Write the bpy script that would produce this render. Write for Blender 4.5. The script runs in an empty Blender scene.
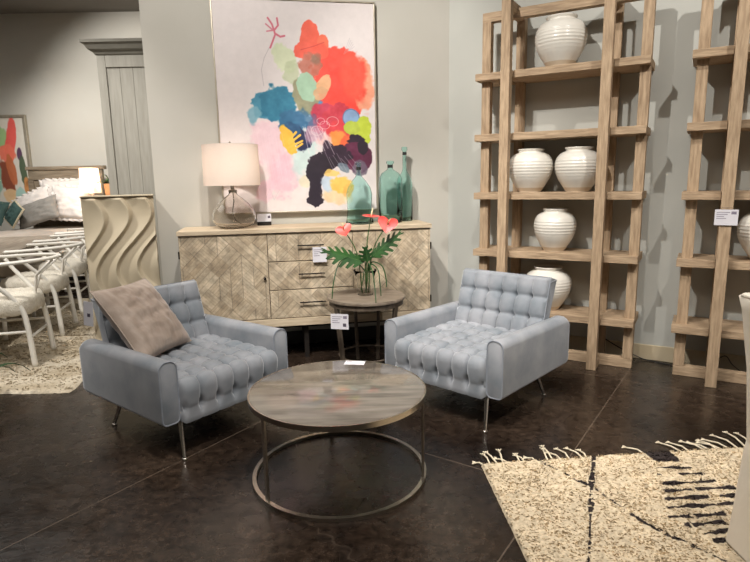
import bpy, math, random
import numpy as np
from math import sin, cos, pi, radians, sqrt, atan2, floor
from mathutils import Vector, Matrix, noise
random.seed(7)
rng = np.random.RandomState(5)
sc = bpy.context.scene
COL = sc.collection
H = 1.5; FPX = 563.; TH = radians(10.3); PH = radians(1.05)

# ------------------------------------------------------------------ helpers
def srgb(c):
    return tuple(((v/255.)/12.92 if v/255. <= .04045 else ((v/255.+.055)/1.055)**2.4) for v in c)
def at(px, py, Y):
    """world point seen at photo pixel (px,py) at distance Y into the room"""
    u = px-375.; v = py-281.
    a = u*cos(PH)-v*sin(PH); b = u*sin(PH)+v*cos(PH)
    r = (a, FPX*cos(TH)-b*sin(TH), -FPX*sin(TH)-b*cos(TH))
    return Vector((r[0]/r[1]*Y, Y, H+r[2]/r[1]*Y))

class MB:
    def __init__(s): s.v=[]; s.f=[]
    def add(s, vs, fs):
        b=len(s.v); s.v+= [tuple(p) for p in vs]; s.f+=[tuple(i+b for i in f) for f in fs]; return s
    def box(s, x0,y0,z0,x1,y1,z1):
        return s.add([(x0,y0,z0),(x1,y0,z0),(x1,y1,z0),(x0,y1,z0),(x0,y0,z1),(x1,y0,z1),(x1,y1,z1),(x0,y1,z1)],
          [(0,3,2,1),(4,5,6,7),(0,1,5,4),(1,2,6,5),(2,3,7,6),(3,0,4,7)])
    def lathe(s, prof, n=32, c=(0,0,0), caps=True):
        vs=[]; fs=[]; m=len(prof)
        for r,z in prof:
            for k in range(n):
                a=2*pi*k/n; vs.append((c[0]+r*cos(a),c[1]+r*sin(a),c[2]+z))
        for i in range(m-1):
            for k in range(n):
                fs.append((i*n+k,i*n+(k+1)%n,(i+1)*n+(k+1)%n,(i+1)*n+k))
        if caps:
            if prof[0][0]>1e-5: fs.append(tuple(range(n))[::-1])
            if prof[-1][0]>1e-5: fs.append(tuple((m-1)*n+k for k in range(n)))
        return s.add(vs,fs)
    def tube(s, path, r, n=10, closed=False, flat=1.0):
        P=[Vector(p) for p in path]; m=len(P)
        R=r if hasattr(r,'__len__') else [r]*m
        vs=[];fs=[]; up=None
        for i in range(m):
            if closed: t=P[(i+1)%m]-P[(i-1)%m]
            else: t=P[min(i+1,m-1)]-P[max(i-1,0)]
            t.normalize()
            if up is None: up=Vector((0,0,1)) if abs(t.z)<.9 else Vector((1,0,0))
            a=t.cross(up)
            if a.length<1e-6: a=t.orthogonal()
            a.normalize(); b=a.cross(t).normalized(); up=b
            for k in range(n):
                q=2*pi*k/n; vs.append(P[i]+a*cos(q)*R[i]+b*sin(q)*R[i]*flat)
        for i in range(m if closed else m-1):
            j=(i+1)%m
            for k in range(n): fs.append((i*n+k,j*n+k,j*n+(k+1)%n,i*n+(k+1)%n))
        if not closed:
            fs.append(tuple(range(n))); fs.append(tuple((m-1)*n+k for k in range(n))[::-1])
        return s.add(vs,fs)
    def grid(s, pts, nu, nv, wrap=False):
        fs=[]
        for i in range(nu-1):
            for j in range(nv-1 if not wrap else nv):
                j2=(j+1)%nv
                fs.append((i*nv+j,(i+1)*nv+j,(i+1)*nv+j2,i*nv+j2))
        return s.add(pts,fs)
    def xf(s, M):
        s.v=[tuple(M@Vector(p)) for p in s.v]; return s
    def build(s, name, mat, parent=None, smooth=False, bevel=0, seg=2, sub=0, loc=None, rotz=0, angle=None):
        me=bpy.data.meshes.new(name); me.from_pydata(s.v,[],s.f); me.update()
        o=bpy.data.objects.new(name,me); COL.objects.link(o)
        if mat: me.materials.append(mat)
        if parent: o.parent=parent
        if loc is not None: o.location=loc
        o.rotation_euler[2]=rotz
        import bmesh
        bm=bmesh.new(); bm.from_mesh(me); bmesh.ops.recalc_face_normals(bm,faces=bm.faces); bm.to_mesh(me); bm.free()
        if smooth:
            for p in me.polygons: p.use_smooth=True
            if angle:
                try: me.set_sharp_from_angle(angle=radians(angle))
                except Exception: pass
        if bevel:
            b=o.modifiers.new('b','BEVEL'); b.width=bevel; b.segments=seg; b.limit_method='ANGLE'; b.angle_limit=radians(40)
        if sub:
            b=o.modifiers.new('s','SUBSURF'); b.levels=sub; b.render_levels=sub
        return o

def empty(name, loc, rz=0):
    o=bpy.data.objects.new(name,None); COL.objects.link(o); o.location=loc; o.rotation_euler=(0,0,rz); o.empty_display_size=.1; return o
def tag(o, label=None, cat=None, group=None, kind=None):
    if label: o['label']=label
    if cat: o['category']=cat
    if group: o['group']=group
    if kind: o['kind']=kind
    return o
def copy_tree(o, parent=None):
    c=o.copy(); COL.objects.link(c); c.parent=parent
    for ch in [q for q in KIDS(o)]: copy_tree(ch,c)
    return c
def KIDS(o): return [q for q in bpy.data.objects if q.parent==o]

# ------------------------------------------------------------------ materials
def newmat(name):
    m=bpy.data.materials.new(name); m.use_nodes=True; nt=m.node_tree
    return m, nt, nt.nodes['Principled BSDF']
def mat(name, c, rough=.6, metal=0, c2=None, scale=5, stretch=(1,1,1), bump=0, bscale=60, sheen=0, spec=.5, detail=4, attr=False, lo=.35, hi=.65, bstretch=(1,1,1), coat=0):
    m,nt,b=newmat(name); N=nt.nodes; L=nt.links
    b.inputs['Roughness'].default_value=rough; b.inputs['Metallic'].default_value=metal
    b.inputs['Specular IOR Level'].default_value=spec
    b.inputs['Base Color'].default_value=(*srgb(c),1)
    if coat: b.inputs['Coat Weight'].default_value=coat; b.inputs['Coat Roughness'].default_value=.1
    if sheen:
        b.inputs['Sheen Weight'].default_value=sheen; b.inputs['Sheen Roughness'].default_value=.35
        b.inputs['Sheen Tint'].default_value=(.95,.96,1,1)
    tc=N.new('ShaderNodeTexCoord')
    col=None
    if c2:
        mp=N.new('ShaderNodeMapping'); mp.inputs['Scale'].default_value=stretch; L.new(tc.outputs['Object'],mp.inputs['Vector'])
        nz=N.new('ShaderNodeTexNoise'); nz.inputs['Scale'].default_value=scale; nz.inputs['Detail'].default_value=detail; L.new(mp.outputs['Vector'],nz.inputs['Vector'])
        rp=N.new('ShaderNodeValToRGB'); rp.color_ramp.elements[0].position=lo; rp.color_ramp.elements[1].position=hi
        rp.color_ramp.elements[0].color=(*srgb(c),1); rp.color_ramp.elements[1].color=(*srgb(c2),1)
        L.new(nz.outputs['Fac'],rp.inputs['Fac']); col=rp.outputs['Color']
    if attr:
        at_=N.new('ShaderNodeAttribute'); at_.attribute_name='Col'
        if col:
            mx=N.new('ShaderNodeMix'); mx.data_type='RGBA'; mx.blend_type='MULTIPLY'; mx.inputs['Factor'].default_value=1
            L.new(at_.outputs['Color'],mx.inputs['A']); L.new(col,mx.inputs['B']); col=mx.outputs['Result']
        else: col=at_.outputs['Color']
    if col: L.new(col,b.inputs['Base Color'])
    if bump:
        mp2=N.new('ShaderNodeMapping'); mp2.inputs['Scale'].default_value=bstretch; L.new(tc.outputs['Object'],mp2.inputs['Vector'])
        n2=N.new('ShaderNodeTexNoise'); n2.inputs['Scale'].default_value=bscale; n2.inputs['Detail'].default_value=3; L.new(mp2.outputs['Vector'],n2.inputs['Vector'])
        bp=N.new('ShaderNodeBump'); bp.inputs['Strength'].default_value=bump; bp.inputs['Distance'].default_value=.01
        L.new(n2.outputs['Fac'],bp.inputs['Height']); L.new(bp.outputs['Normal'],b.inputs['Normal'])
    return m
def glass(name, tint, rough=.02, ior=1.45, density=0):
    m,nt,b=newmat(name)
    b.inputs['Base Color'].default_value=(*srgb(tint),1); b.inputs['Roughness'].default_value=rough
    b.inputs['IOR'].default_value=ior; b.inputs['Transmission Weight'].default_value=1
    return m

M={}
M['wall']=mat('wall_paint',(190,186,176),.9,c2=(196,192,183),scale=1.5,bump=.15,bscale=250)
M['wall_r']=mat('side_wall_paint',(183,183,176),.9,c2=(189,189,182),scale=1.5,bump=.15,bscale=250)
M['wall_far']=mat('far_wall_paint',(194,190,180),.9,c2=(198,195,186),scale=1.2,bump=.1,bscale=250)
M['ceil']=mat('ceiling_paint',(120,116,110),.95,c2=(124,120,114),scale=2)
M['base']=mat('baseboard_paint',(196,180,150),.6,c2=(200,186,160),scale=4)
M['shadedbase']=mat('shaded_baseboard',(28,25,23),.6,c2=(34,30,27),scale=4)  # black colour stands in for the shaded recess under the sideboard
sc_v=dict(scale=4.5,detail=8,lo=.28,hi=.72,bump=.5,bscale=14)
M['shelf_v']=mat('shelf_wood_vertical',(148,124,98),.75,c2=(194,168,138),stretch=(14,14,1.6),bstretch=(14,14,1.6),**sc_v)
M['shelf_h']=mat('shelf_wood_horizontal',(148,124,98),.75,c2=(194,168,138),stretch=(1.6,14,14),bstretch=(1.6,14,14),**sc_v)
M['shelf_d']=mat('shelf_wood_depth',(148,124,98),.75,c2=(194,168,138),stretch=(14,1.6,14),bstretch=(14,1.6,14),**sc_v)
M['cred']=mat('sideboard_wood',(176,156,130),.7,c2=(203,186,160),scale=3.2,stretch=(1.5,14,14),detail=6,bump=.25,bscale=12,bstretch=(1.5,14,14))
M['parq']=mat('parquet_wood',(205,205,205),.7,c2=(255,255,255),scale=18,detail=5,attr=True,bump=.3,bscale=70)
M['gap']=mat('dark_gap',(48,38,30),.8,c2=(56,44,34),scale=5)
M['iron']=mat('black_iron',(38,34,32),.5,metal=.6,c2=(52,46,42),scale=20)
M['nickel']=mat('brushed_nickel',(176,168,156),.28,metal=1,c2=(190,182,170),scale=30,stretch=(1,1,8))
M['chrome']=mat('chrome_leg',(205,198,190),.16,metal=1,c2=(215,208,200),scale=20)
M['pewter']=mat('pewter_frame',(150,144,132),.35,metal=.8,c2=(165,158,146),scale=25)
M['velvet']=mat('grey_velvet',(122,129,136),.75,c2=(160,161,166),scale=5,detail=6,sheen=.9,bump=.12,bscale=180,spec=.2,lo=.3,hi=.7)
M['piping']=mat('velvet_piping',(128,134,144),.7,c2=(146,150,158),scale=9,sheen=.5,spec=.2)
M['mauve']=mat('taupe_velvet',(162,145,132),.7,c2=(184,168,156),scale=7,detail=5,sheen=.5,bump=.3,bscale=30,spec=.2,stretch=(1,3,1))
M['seam']=mat('taupe_seam',(160,145,132),.8,c2=(170,155,142),scale=9)
M['coffee_top']=mat('grey_washed_top',(84,77,70),.11,c2=(134,125,115),scale=2.6,stretch=(1.3,7,3),detail=8,lo=.3,hi=.7,spec=.6,bump=.03,bscale=30,coat=.4)
M['side_top']=mat('grey_wood_top',(104,92,80),.4,c2=(134,122,108),scale=4,stretch=(2,9,3),detail=6,bump=.05)
M['side_wood']=mat('dark_grey_wood',(76,66,56),.5,c2=(96,84,72),scale=5,stretch=(6,6,1))
M['card']=mat('white_card',(216,213,218),.6,c2=(210,207,213),scale=9)
M['print']=mat('printed_ink',(120,112,128),.6,c2=(136,128,142),scale=30)
M['inkdark']=mat('dark_print',(70,62,76),.6,c2=(84,76,90),scale=30)
M['clear']=glass('clear_glass',(254,255,254),.01,1.12)
M['lampglass']=glass('lamp_glass',(254,252,249),.01,1.3)
M['teal']=glass('teal_glass',(226,250,247),.015,1.22)
M['cap']=mat('black_stopper',(30,32,30),.5,c2=(40,42,40),scale=20)
M['ceram']=mat('white_glazed_ceramic',(216,211,201),.35,c2=(230,225,215),scale=3,bump=.04,bscale=20,coat=.3)
M['bisque']=mat('unglazed_base',(198,180,156),.8,c2=(206,190,168),scale=8)
M['canvas']=mat('painted_canvas',(250,250,250),.6,c2=(255,255,255),scale=20,attr=True,bump=.03,bscale=150)
M['champ']=mat('champagne_frame',(172,162,144),.4,metal=.5,c2=(186,176,158),scale=12)
M['framedark']=mat('frame_inner_edge',(110,98,84),.5,c2=(120,108,94),scale=12)
M['armo']=mat('grey_washed_armoire',(158,154,144),.7,c2=(170,166,156),scale=4,stretch=(10,10,1),detail=6,bump=.15,bscale=10,bstretch=(10,10,1))
M['armo_d']=mat('armoire_cornice',(126,122,112),.7,c2=(140,137,127),scale=4,stretch=(1,10,10))
M['relief']=mat('carved_cream_panel',(182,168,143),.6,c2=(192,179,155),scale=3,bump=.05,bscale=60)
M['white_wood']=mat('white_lacquer',(238,234,225),.4,c2=(242,238,230),scale=8)
M['fur']=mat('cream_fur',(222,214,198),.95,c2=(240,233,219),scale=30,bump=.8,bscale=90)
M['table']=mat('weathered_table',(140,128,114),.6,c2=(166,154,140),scale=3,stretch=(10,1.2,5),detail=5)
M['head']=mat('headboard_wood',(118,104,86),.65,c2=(146,132,112),scale=4,stretch=(1,8,8),detail=5)
M['linen']=mat('white_linen',(214,206,200),.9,c2=(222,215,210),scale=6,bump=.3,bscale=14)
M['duvet']=mat('oatmeal_linen',(190,178,166),.9,c2=(204,194,184),scale=5,bump=.5,bscale=9)
M['grey_linen']=mat('grey_linen',(134,130,124),.9,c2=(146,142,136),scale=9,bump=.2,bscale=40)
M['tealcloth']=mat('teal_cushion',(50,76,74),.9,c2=(66,92,88),scale=12,bump=.3,bscale=60)
M['trim']=mat('cream_trim',(196,186,160),.9,c2=(206,196,172),scale=40)
M['leaf']=mat('leaf_green',(26,60,26),.4,c2=(44,84,36),scale=9)
M['stem']=mat('stem_green',(52,82,36),.5,c2=(72,104,50),scale=12)
M['coral']=mat('coral_spathe',(220,66,64),.35,c2=(232,92,82),scale=12)
M['spadix']=mat('spadix_cream',(232,210,160),.5,c2=(240,222,180),scale=30)
M['pot']=mat('orange_pot',(216,150,96),.6,c2=(226,164,112),scale=6)
M['slip']=mat('cream_slipcover',(222,212,196),.9,c2=(230,221,206),scale=4,bump=.25,bscale=12)
M['pile']=mat('rug_pile',(225,225,225),.95,c2=(255,255,255),scale=60,attr=True)
M['rugbase']=mat('rug_backing',(176,154,122),.95,c2=(192,170,138),scale=40,bump=.5,bscale=120)
M['tassel']=mat('rug_tassel',(206,192,166),.9,c2=(220,208,184),scale=60)
M['cable']=mat('black_cable',(26,24,22),.5,c2=(32,30,28),scale=20)
M['plate']=mat('white_plastic',(214,212,206),.5,c2=(218,216,210),scale=8)

def shade_mat():
    m,nt,b=newmat('linen_lamp_shade'); N=nt.nodes; L=nt.links
    tr=N.new('ShaderNodeBsdfTranslucent'); tr.inputs['Color'].default_value=(*srgb((250,232,214)),1)
    df=N.new('ShaderNodeBsdfDiffuse'); 
    tc=N.new('ShaderNodeTexCoord'); nz=N.new('ShaderNodeTexNoise'); nz.inputs['Scale'].default_value=90; L.new(tc.outputs['Object'],nz.inputs['Vector'])
    rp=N.new('ShaderNodeValToRGB'); rp.color_ramp.elements[0].color=(*srgb((228,216,208)),1); rp.color_ramp.elements[1].color=(*srgb((238,228,220)),1)
    L.new(nz.outputs['Fac'],rp.inputs['Fac']); L.new(rp.outputs['Color'],df.inputs['Color'])
    mx=N.new('ShaderNodeMixShader'); mx.inputs['Fac'].default_value=.4
    L.new(df.outputs[0],mx.inputs[1]); L.new(tr.outputs[0],mx.inputs[2]); L.new(mx.outputs[0],N['Material Output'].inputs['Surface'])
    return m
M['shade']=shade_mat()

def floor_mat():
    m,nt,b=newmat('stained_concrete'); N=nt.nodes; L=nt.links
    tc=N.new('ShaderNodeTexCoord')
    def nz(s,d,rough=.5):
        n=N.new('ShaderNodeTexNoise'); n.inputs['Scale'].default_value=s; n.inputs['Detail'].default_value=d; n.inputs['Roughness'].default_value=rough; L.new(tc.outputs['Object'],n.inputs['Vector']); return n
    def ramp(src,p0,c0,p1,c1):
        r=N.new('ShaderNodeValToRGB'); r.color_ramp.elements[0].position=p0; r.color_ramp.elements[1].position=p1
        r.color_ramp.elements[0].color=(*srgb(c0),1); r.color_ramp.elements[1].color=(*srgb(c1),1); L.new(src,r.inputs['Fac']); return r
    big=ramp(nz(1.3,5).outputs['Fac'],.35,(26,18,15),.68,(80,66,56))
    fine=ramp(nz(22,12,.8).outputs['Fac'],.40,(96,88,80),.62,(255,252,246))
    mx=N.new('ShaderNodeMix'); mx.data_type='RGBA'; mx.blend_type='MULTIPLY'; mx.inputs['Factor'].default_value=.92
    L.new(big.outputs['Color'],mx.inputs['A']); L.new(fine.outputs['Color'],mx.inputs['B'])
    # saw cuts, a square grid turned 34 degrees
    def cut(vec,c,per,w):
        d=N.new('ShaderNodeVectorMath'); d.operation='DOT_PRODUCT'; L.new(tc.outputs['Object'],d.inputs[0]); d.inputs[1].default_value=vec
        a=N.new('ShaderNodeMath'); a.operation='SUBTRACT'; L.new(d.outputs['Value'],a.inputs[0]); a.inputs[1].default_value=c-per/2
        f=N.new('ShaderNodeMath'); f.operation='FLOORED_MODULO'; L.new(a.outputs[0],f.inputs[0]); f.inputs[1].default_value=per
        g=N.new('ShaderNodeMath'); g.operation='SUBTRACT'; L.new(f.outputs[0],g.inputs[0]); g.inputs[1].default_value=per/2
        h=N.new('ShaderNodeMath'); h.operation='ABSOLUTE'; L.new(g.outputs[0],h.inputs[0])
        k=N.new('ShaderNodeMath'); k.operation='LESS_THAN'; L.new(h.outputs[0],k.inputs[0]); k.inputs[1].default_value=w
        return k
    k1=cut((.825,-.565,0),-2.506,1.765,.0035); k2=cut((.565,.825,0),4.30,1.765,.0035)
    mm=N.new('ShaderNodeMath'); mm.operation='MAXIMUM'; L.new(k1.outputs[0],mm.inputs[0]); L.new(k2.outputs[0],mm.inputs[1])
    # hairline crack from a distorted voronoi
    ds=nz(2.5,3); vm=N.new('ShaderNodeVectorMath'); vm.operation='MULTIPLY_ADD'; L.new(ds.outputs['Color'],vm.inputs[0]); vm.inputs[1].default_value=(.5,.5,0); L.new(tc.outputs['Object'],vm.inputs[2])
    vo=N.new('ShaderNodeTexVoronoi'); vo.feature='DISTANCE_TO_EDGE'; vo.inputs['Scale'].default_value=.38; L.new(vm.outputs[0],vo.inputs['Vector'])
    lt=N.new('ShaderNodeMath'); lt.operation='LESS_THAN'; L.new(vo.outputs['Distance'],lt.inputs[0]); lt.inputs[1].default_value=.0011
    lm=N.new('ShaderNodeMath'); lm.operation='MULTIPLY'; L.new(lt.outputs[0],lm.inputs[0]); lm.inputs[1].default_value=.25
    m2=N.new('ShaderNodeMath'); m2.operation='MAXIMUM'; L.new(mm.outputs[0],m2.inputs[0]); L.new(lm.outputs[0],m2.inputs[1])
    mul=N.new('ShaderNodeMath'); mul.operation='MULTIPLY'; L.new(m2.outputs[0],mul.inputs[0]); mul.inputs[1].default_value=.38
    mx2=N.new('ShaderNodeMix'); mx2.data_type='RGBA'; L.new(mul.outputs[0],mx2.inputs['Factor']); L.new(mx.outputs['Result'],mx2.inputs['A']); mx2.inputs['B'].default_value=(*srgb((128,112,98)),1)
    L.new(mx2.outputs['Result'],b.inputs['Base Color'])
    rr=N.new('ShaderNodeMapRange'); rr.inputs['To Min'].default_value=.10; rr.inputs['To Max'].default_value=.42; L.new(nz(9,6).outputs['Fac'],rr.inputs['Value']); L.new(rr.outputs[0],b.inputs['Roughness'])
    bp=N.new('ShaderNodeBump'); bp.inputs['Strength'].default_value=.25; bp.inputs['Distance'].default_value=.004; L.new(nz(40,6).outputs['Fac'],bp.inputs['Height']); L.new(bp.outputs['Normal'],b.inputs['Normal'])
    b.inputs['Specular IOR Level'].default_value=.5
    return m
M['floor']=floor_mat()

def colgrid(name, nu, nv, posfn, colfn, mat_, parent=None, smooth=False):
    """grid mesh with painted point colours; posfn(U,V)->(X,Y,Z) arrays, colfn(U,V)->rgb 0-255"""
    u=np.linspace(0,1,nu); v=np.linspace(0,1,nv); U,V=np.meshgrid(u,v,indexing='ij')
    X,Y,Z=posfn(U,V); n=nu*nv
    co=np.stack([X.ravel()+0*U.ravel(),Y.ravel()+0*U.ravel(),Z.ravel()+0*U.ravel()],1).astype(np.float32)
    idx=np.arange(n).reshape(nu,nv)
    q=np.stack([idx[:-1,:-1],idx[1:,:-1],idx[1:,1:],idx[:-1,1:]],-1).reshape(-1,4).astype(np.int32)
    me=bpy.data.meshes.new(name); me.vertices.add(n); me.vertices.foreach_set('co',co.ravel())
    me.loops.add(q.size); me.loops.foreach_set('vertex_index',q.ravel())
    me.polygons.add(len(q)); me.polygons.foreach_set('loop_start',np.arange(0,q.size,4,dtype=np.int32)); me.polygons.foreach_set('loop_total',np.full(len(q),4,dtype=np.int32))
    me.update(calc_edges=True)
    C=np.clip(colfn(U,V).reshape(-1,3)/255.,0,1); C=np.where(C<=.04045,C/12.92,((C+.055)/1.055)**2.4)
    ca=me.color_attributes.new('Col','FLOAT_COLOR','POINT'); ca.data.foreach_set('color',np.concatenate([C,np.ones((n,1))],1).astype(np.float32).ravel())
    me.materials.append(mat_)
    if smooth: me.polygons.foreach_set('use_smooth',[True]*len(q))
    o=bpy.data.objects.new(name,me); COL.objects.link(o)
    if parent: o.parent=parent
    return o
def hash2(i,j,s=0):
    x=np.sin(i*127.1+j*311.7+s*74.7)*43758.5453; return x-np.floor(x)
def vnoise(x,y,s=0):
    i=np.floor(x); j=np.floor(y); fx=x-i; fy=y-j; fx=fx*fx*(3-2*fx); fy=fy*fy*(3-2*fy)
    a=hash2(i,j,s); b=hash2(i+1,j,s); c=hash2(i,j+1,s); d=hash2(i+1,j+1,s)
    return (a*(1-fx)+b*fx)*(1-fy)+(c*(1-fx)+d*fx)*fy

# ------------------------------------------------------------------ directions of the walls
E1=Vector((.8635,-.5043,0)); N1=Vector((-.5043,-.8635,0))       # side wall: along, and into the room
def W1(a,b,z=0): return E1*a+N1*b+Vector((0,0,z))
RZ1=atan2(E1.y,E1.x)
C0=Vector((.701,5.323,0)); BD=Vector((.984,.179,0)).normalized(); BN=Vector((.179,-.984,0)).normalized()
def W2(u,off,z=0): return C0+BD*u+BN*off+Vector((0,0,z))
RZ2=atan2(BD.y,BD.x)
CEIL=4.3

# ------------------------------------------------------------------ the room
def struct(name, mb, m, **k):
    o=mb.build(name,m,**k); o['kind']='structure'; return o
struct('floor', MB().box(-14,-5,-.1,9,13,0), M['floor'])
struct('ceiling', MB().box(-14,-5,CEIL,9,13,CEIL+.1), M['ceil'])
# back wall with the large painting: local x along the wall, ends 2.6 m left of the corner
struct('wall_back', MB().box(-2.6,0,0,.0,.13,CEIL), M['wall'], loc=C0, rotz=RZ2)
# side wall behind the bookshelves
eC=C0.dot(E1)
cs=E1*eC+N1*(-4.95)
struct('wall_right', MB().box(-.0,0,0,6.5,.13,CEIL), M['wall_r'], loc=cs, rotz=RZ1)
struct('wall_far', MB().box(-13,10.0,0,1.5,10.15,CEIL), M['wall_far'])
struct('wall_left', MB().box(-13.1,-5,0,-13,10,CEIL), M['wall_far'])
struct('wall_rear', MB().box(-13,-5,0,9,-4.9,CEIL), M['wall_far'])
struct('baseboard_right', MB().box(0.02,-.014,0,6.5,0,.125), M['base'], loc=cs, rotz=RZ1, bevel=.004)
struct('baseboard_back', MB().box(-2.6,-.014,0,-.01,0,.125), M['shadedbase'], loc=C0, rotz=RZ2, bevel=.004)

# ------------------------------------------------------------------ bookshelves
SH=[.399,.892,1.369,1.841,2.318]
def bookshelf(ec,label):
    r=empty('bookshelf',W1(ec,-4.46),RZ1)
    tag(r,label,'bookshelf','open reclaimed wood bookshelves')
    px=.368; pw=.036; ht=2.82
    for s in (-1,1):
        x=s*px
        MB().box(x-pw,0,0,x+pw,.072,ht).build('front_post',M['shelf_v'],r,bevel=.003)
        MB().box(x-pw,.405,0,x+pw,.475,ht).build('rear_post',M['shelf_v'],r,bevel=.003)
        MB().box(x-pw,.0725,ht-.075,x+pw,.4045,ht).build('cross_beam',M['shelf_d'],r,bevel=.003)
        MB().box(x-pw,.0725,0,x+pw,.176,.06).build('cross_beam',M['shelf_d'],r,bevel=.003)
        x2=s*.593+.012
        MB().box(x2-.036,.18,.0755,x2+.036,.25,ht-.1).build('side_upright',M['shelf_v'],r,bevel=.003)
    MB().box(-.617,.18,ht-.1,.641,.25,ht-.028).build('top_rail',M['shelf_h'],r,bevel=.003)
    MB().box(-.617,.18,0,.641,.25,.075).build('bottom_rail',M['shelf_h'],r,bevel=.003)
    for z in SH:
        for x0,x1 in ((-.645,-px-pw-.002),(-px+pw+.002,px-pw-.002),(px+pw+.002,.643)):
            MB().box(x0,.10,z-.056,x1,.47,z).build('shelf_board',M['shelf_h'],r,bevel=.003)
        for s in (-1,1):
            MB().box(s*px-pw,.0725,z-.05,s*px+pw,.4045,z-.004).build('cross_beam',M['shelf_d'],r,bevel=.003)
    return r
bookshelf(-1.042,'tall open wooden bookshelf holding five white vases behind the right armchair')
bookshelf(.50,'tall open wooden bookshelf cut off by the right edge, with a price card')

def vase(e,nn,z,R,Ht,label):
    r=empty('vase',W1(e,nn,z)); r.rotation_euler[2]=random.random()*6
    tag(r,label,'vase','white ribbed ceramic vases')
    pr=[(0.02,0.0),(.50,0.0),(.52,.02)]
    body=[(.52,.02)]
    prof=[(.50,0),(.52,.03),(.66,.14),(.83,.28),(.945,.42),(1.0,.56),(.985,.68),(.92,.78),(.79,.86),(.63,.905),(.56,.92),(.55,.94),(.58,.965),(.61,.985),(.595,1.0),(.55,.99),(.50,.95)]
    # resample with throwing ridges
    P=[]
    import bisect
    ss=[0]
    for a,b in zip(prof,prof[1:]): ss.append(ss[-1]+math.hypot((b[0]-a[0])*R,(b[1]-a[1])*Ht))
    n=120
    # catmull-rom
    for k in range(n+1):
        s=ss[-1]*k/n; i=min(max(bisect.bisect_right(ss,s)-1,0),len(prof)-2); t=(s-ss[i])/(ss[i+1]-ss[i])
        p0=prof[max(i-1,0)];p1=prof[i];p2=prof[i+1];p3=prof[min(i+2,len(prof)-1)]
        q=[.5*((2*p1[c])+(-p0[c]+p2[c])*t+(2*p0[c]-5*p1[c]+4*p2[c]-p3[c])*t*t+(-p0[c]+3*p1[c]-3*p2[c]+p3[c])*t**3) for c in (0,1)]
        rr=q[0]*R; z_=q[1]
        if .3<z_<.88 and rr>.6*R: rr+=.0013*sin(z_*Ht*2*pi/.024)*(1 if .42<z_<.72 else .3)
        P.append((rr,z_*Ht))
    lo=[p for p in P if p[1]<=Ht*.1]; hi=[p for p in P if p[1]>Ht*.1]
    # close inside
    MB().lathe([(0.001,Ht*.3)]+[(lo[0][0]-.0,0)]+lo[1:]+[hi[0]],64,caps=False).build('foot_ring',M['bisque'],r,smooth=True)
    MB().lathe(hi+[(R*.45,Ht*.85),(R*.3,Ht*.5),(0.001,Ht*.45)],64,caps=False).build('vase_body',M['ceram'],r,smooth=True)
    return r
vase(-1.050,-4.70,SH[4],.192,.372,'large ribbed white vase alone on the highest shelf with a vase')
vase(-1.258,-4.72,SH[2],.178,.345,'ribbed white vase, left of the pair sharing one shelf')
vase(-.882,-4.72,SH[2],.178,.345,'ribbed white vase, right of the pair, partly behind a shelf post')
vase(-1.045,-4.72,SH[1],.166,.345,'smooth white vase with a bare tan foot, below the pair')
vase(-1.085,-4.72,SH[0],.19,.36,'white vase on the lowest shelf, half behind the right armchair back')
vase(.40,-4.71,SH[1],.19,.36,'ribbed white vase on the bookshelf at the right edge beside a price card')

# ------------------------------------------------------------------ price cards
def lines_card(root, w, h, y, qr=True):
    MB().box(-w/2,y,-h,w/2,y+.002,0).build('card',M['card'],root)
    t=MB()
    for k,(a,b) in enumerate([(-.42,.15),(-.42,.05),(-.42,-.1),(-.42,.0)]):
        zz=-h*(.16+.13*k); t.box(w*a,y-.0006,zz-h*.04,w*b,y-.0001,zz)
    t.build('printed_text',M['print'],root)
    MB().box(w*.2,y-.0006,-h*.3,w*.42,y-.0001,-h*.12).build('printed_text',M['print'],root)
    return root
c=empty('price_card',W1(.50-.368,-4.452,1.255),RZ1)
tag(c,'white price card fixed to the front post of the right bookshelf','price card')
lines_card(c,.135,.105,-.004)
MB().tube([(-.03,-.002,0),(-.03,-.003,.012),(.03,-.003,.012),(.03,-.002,0)],.0012,6).build('cord',M['cap'],c)

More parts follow.
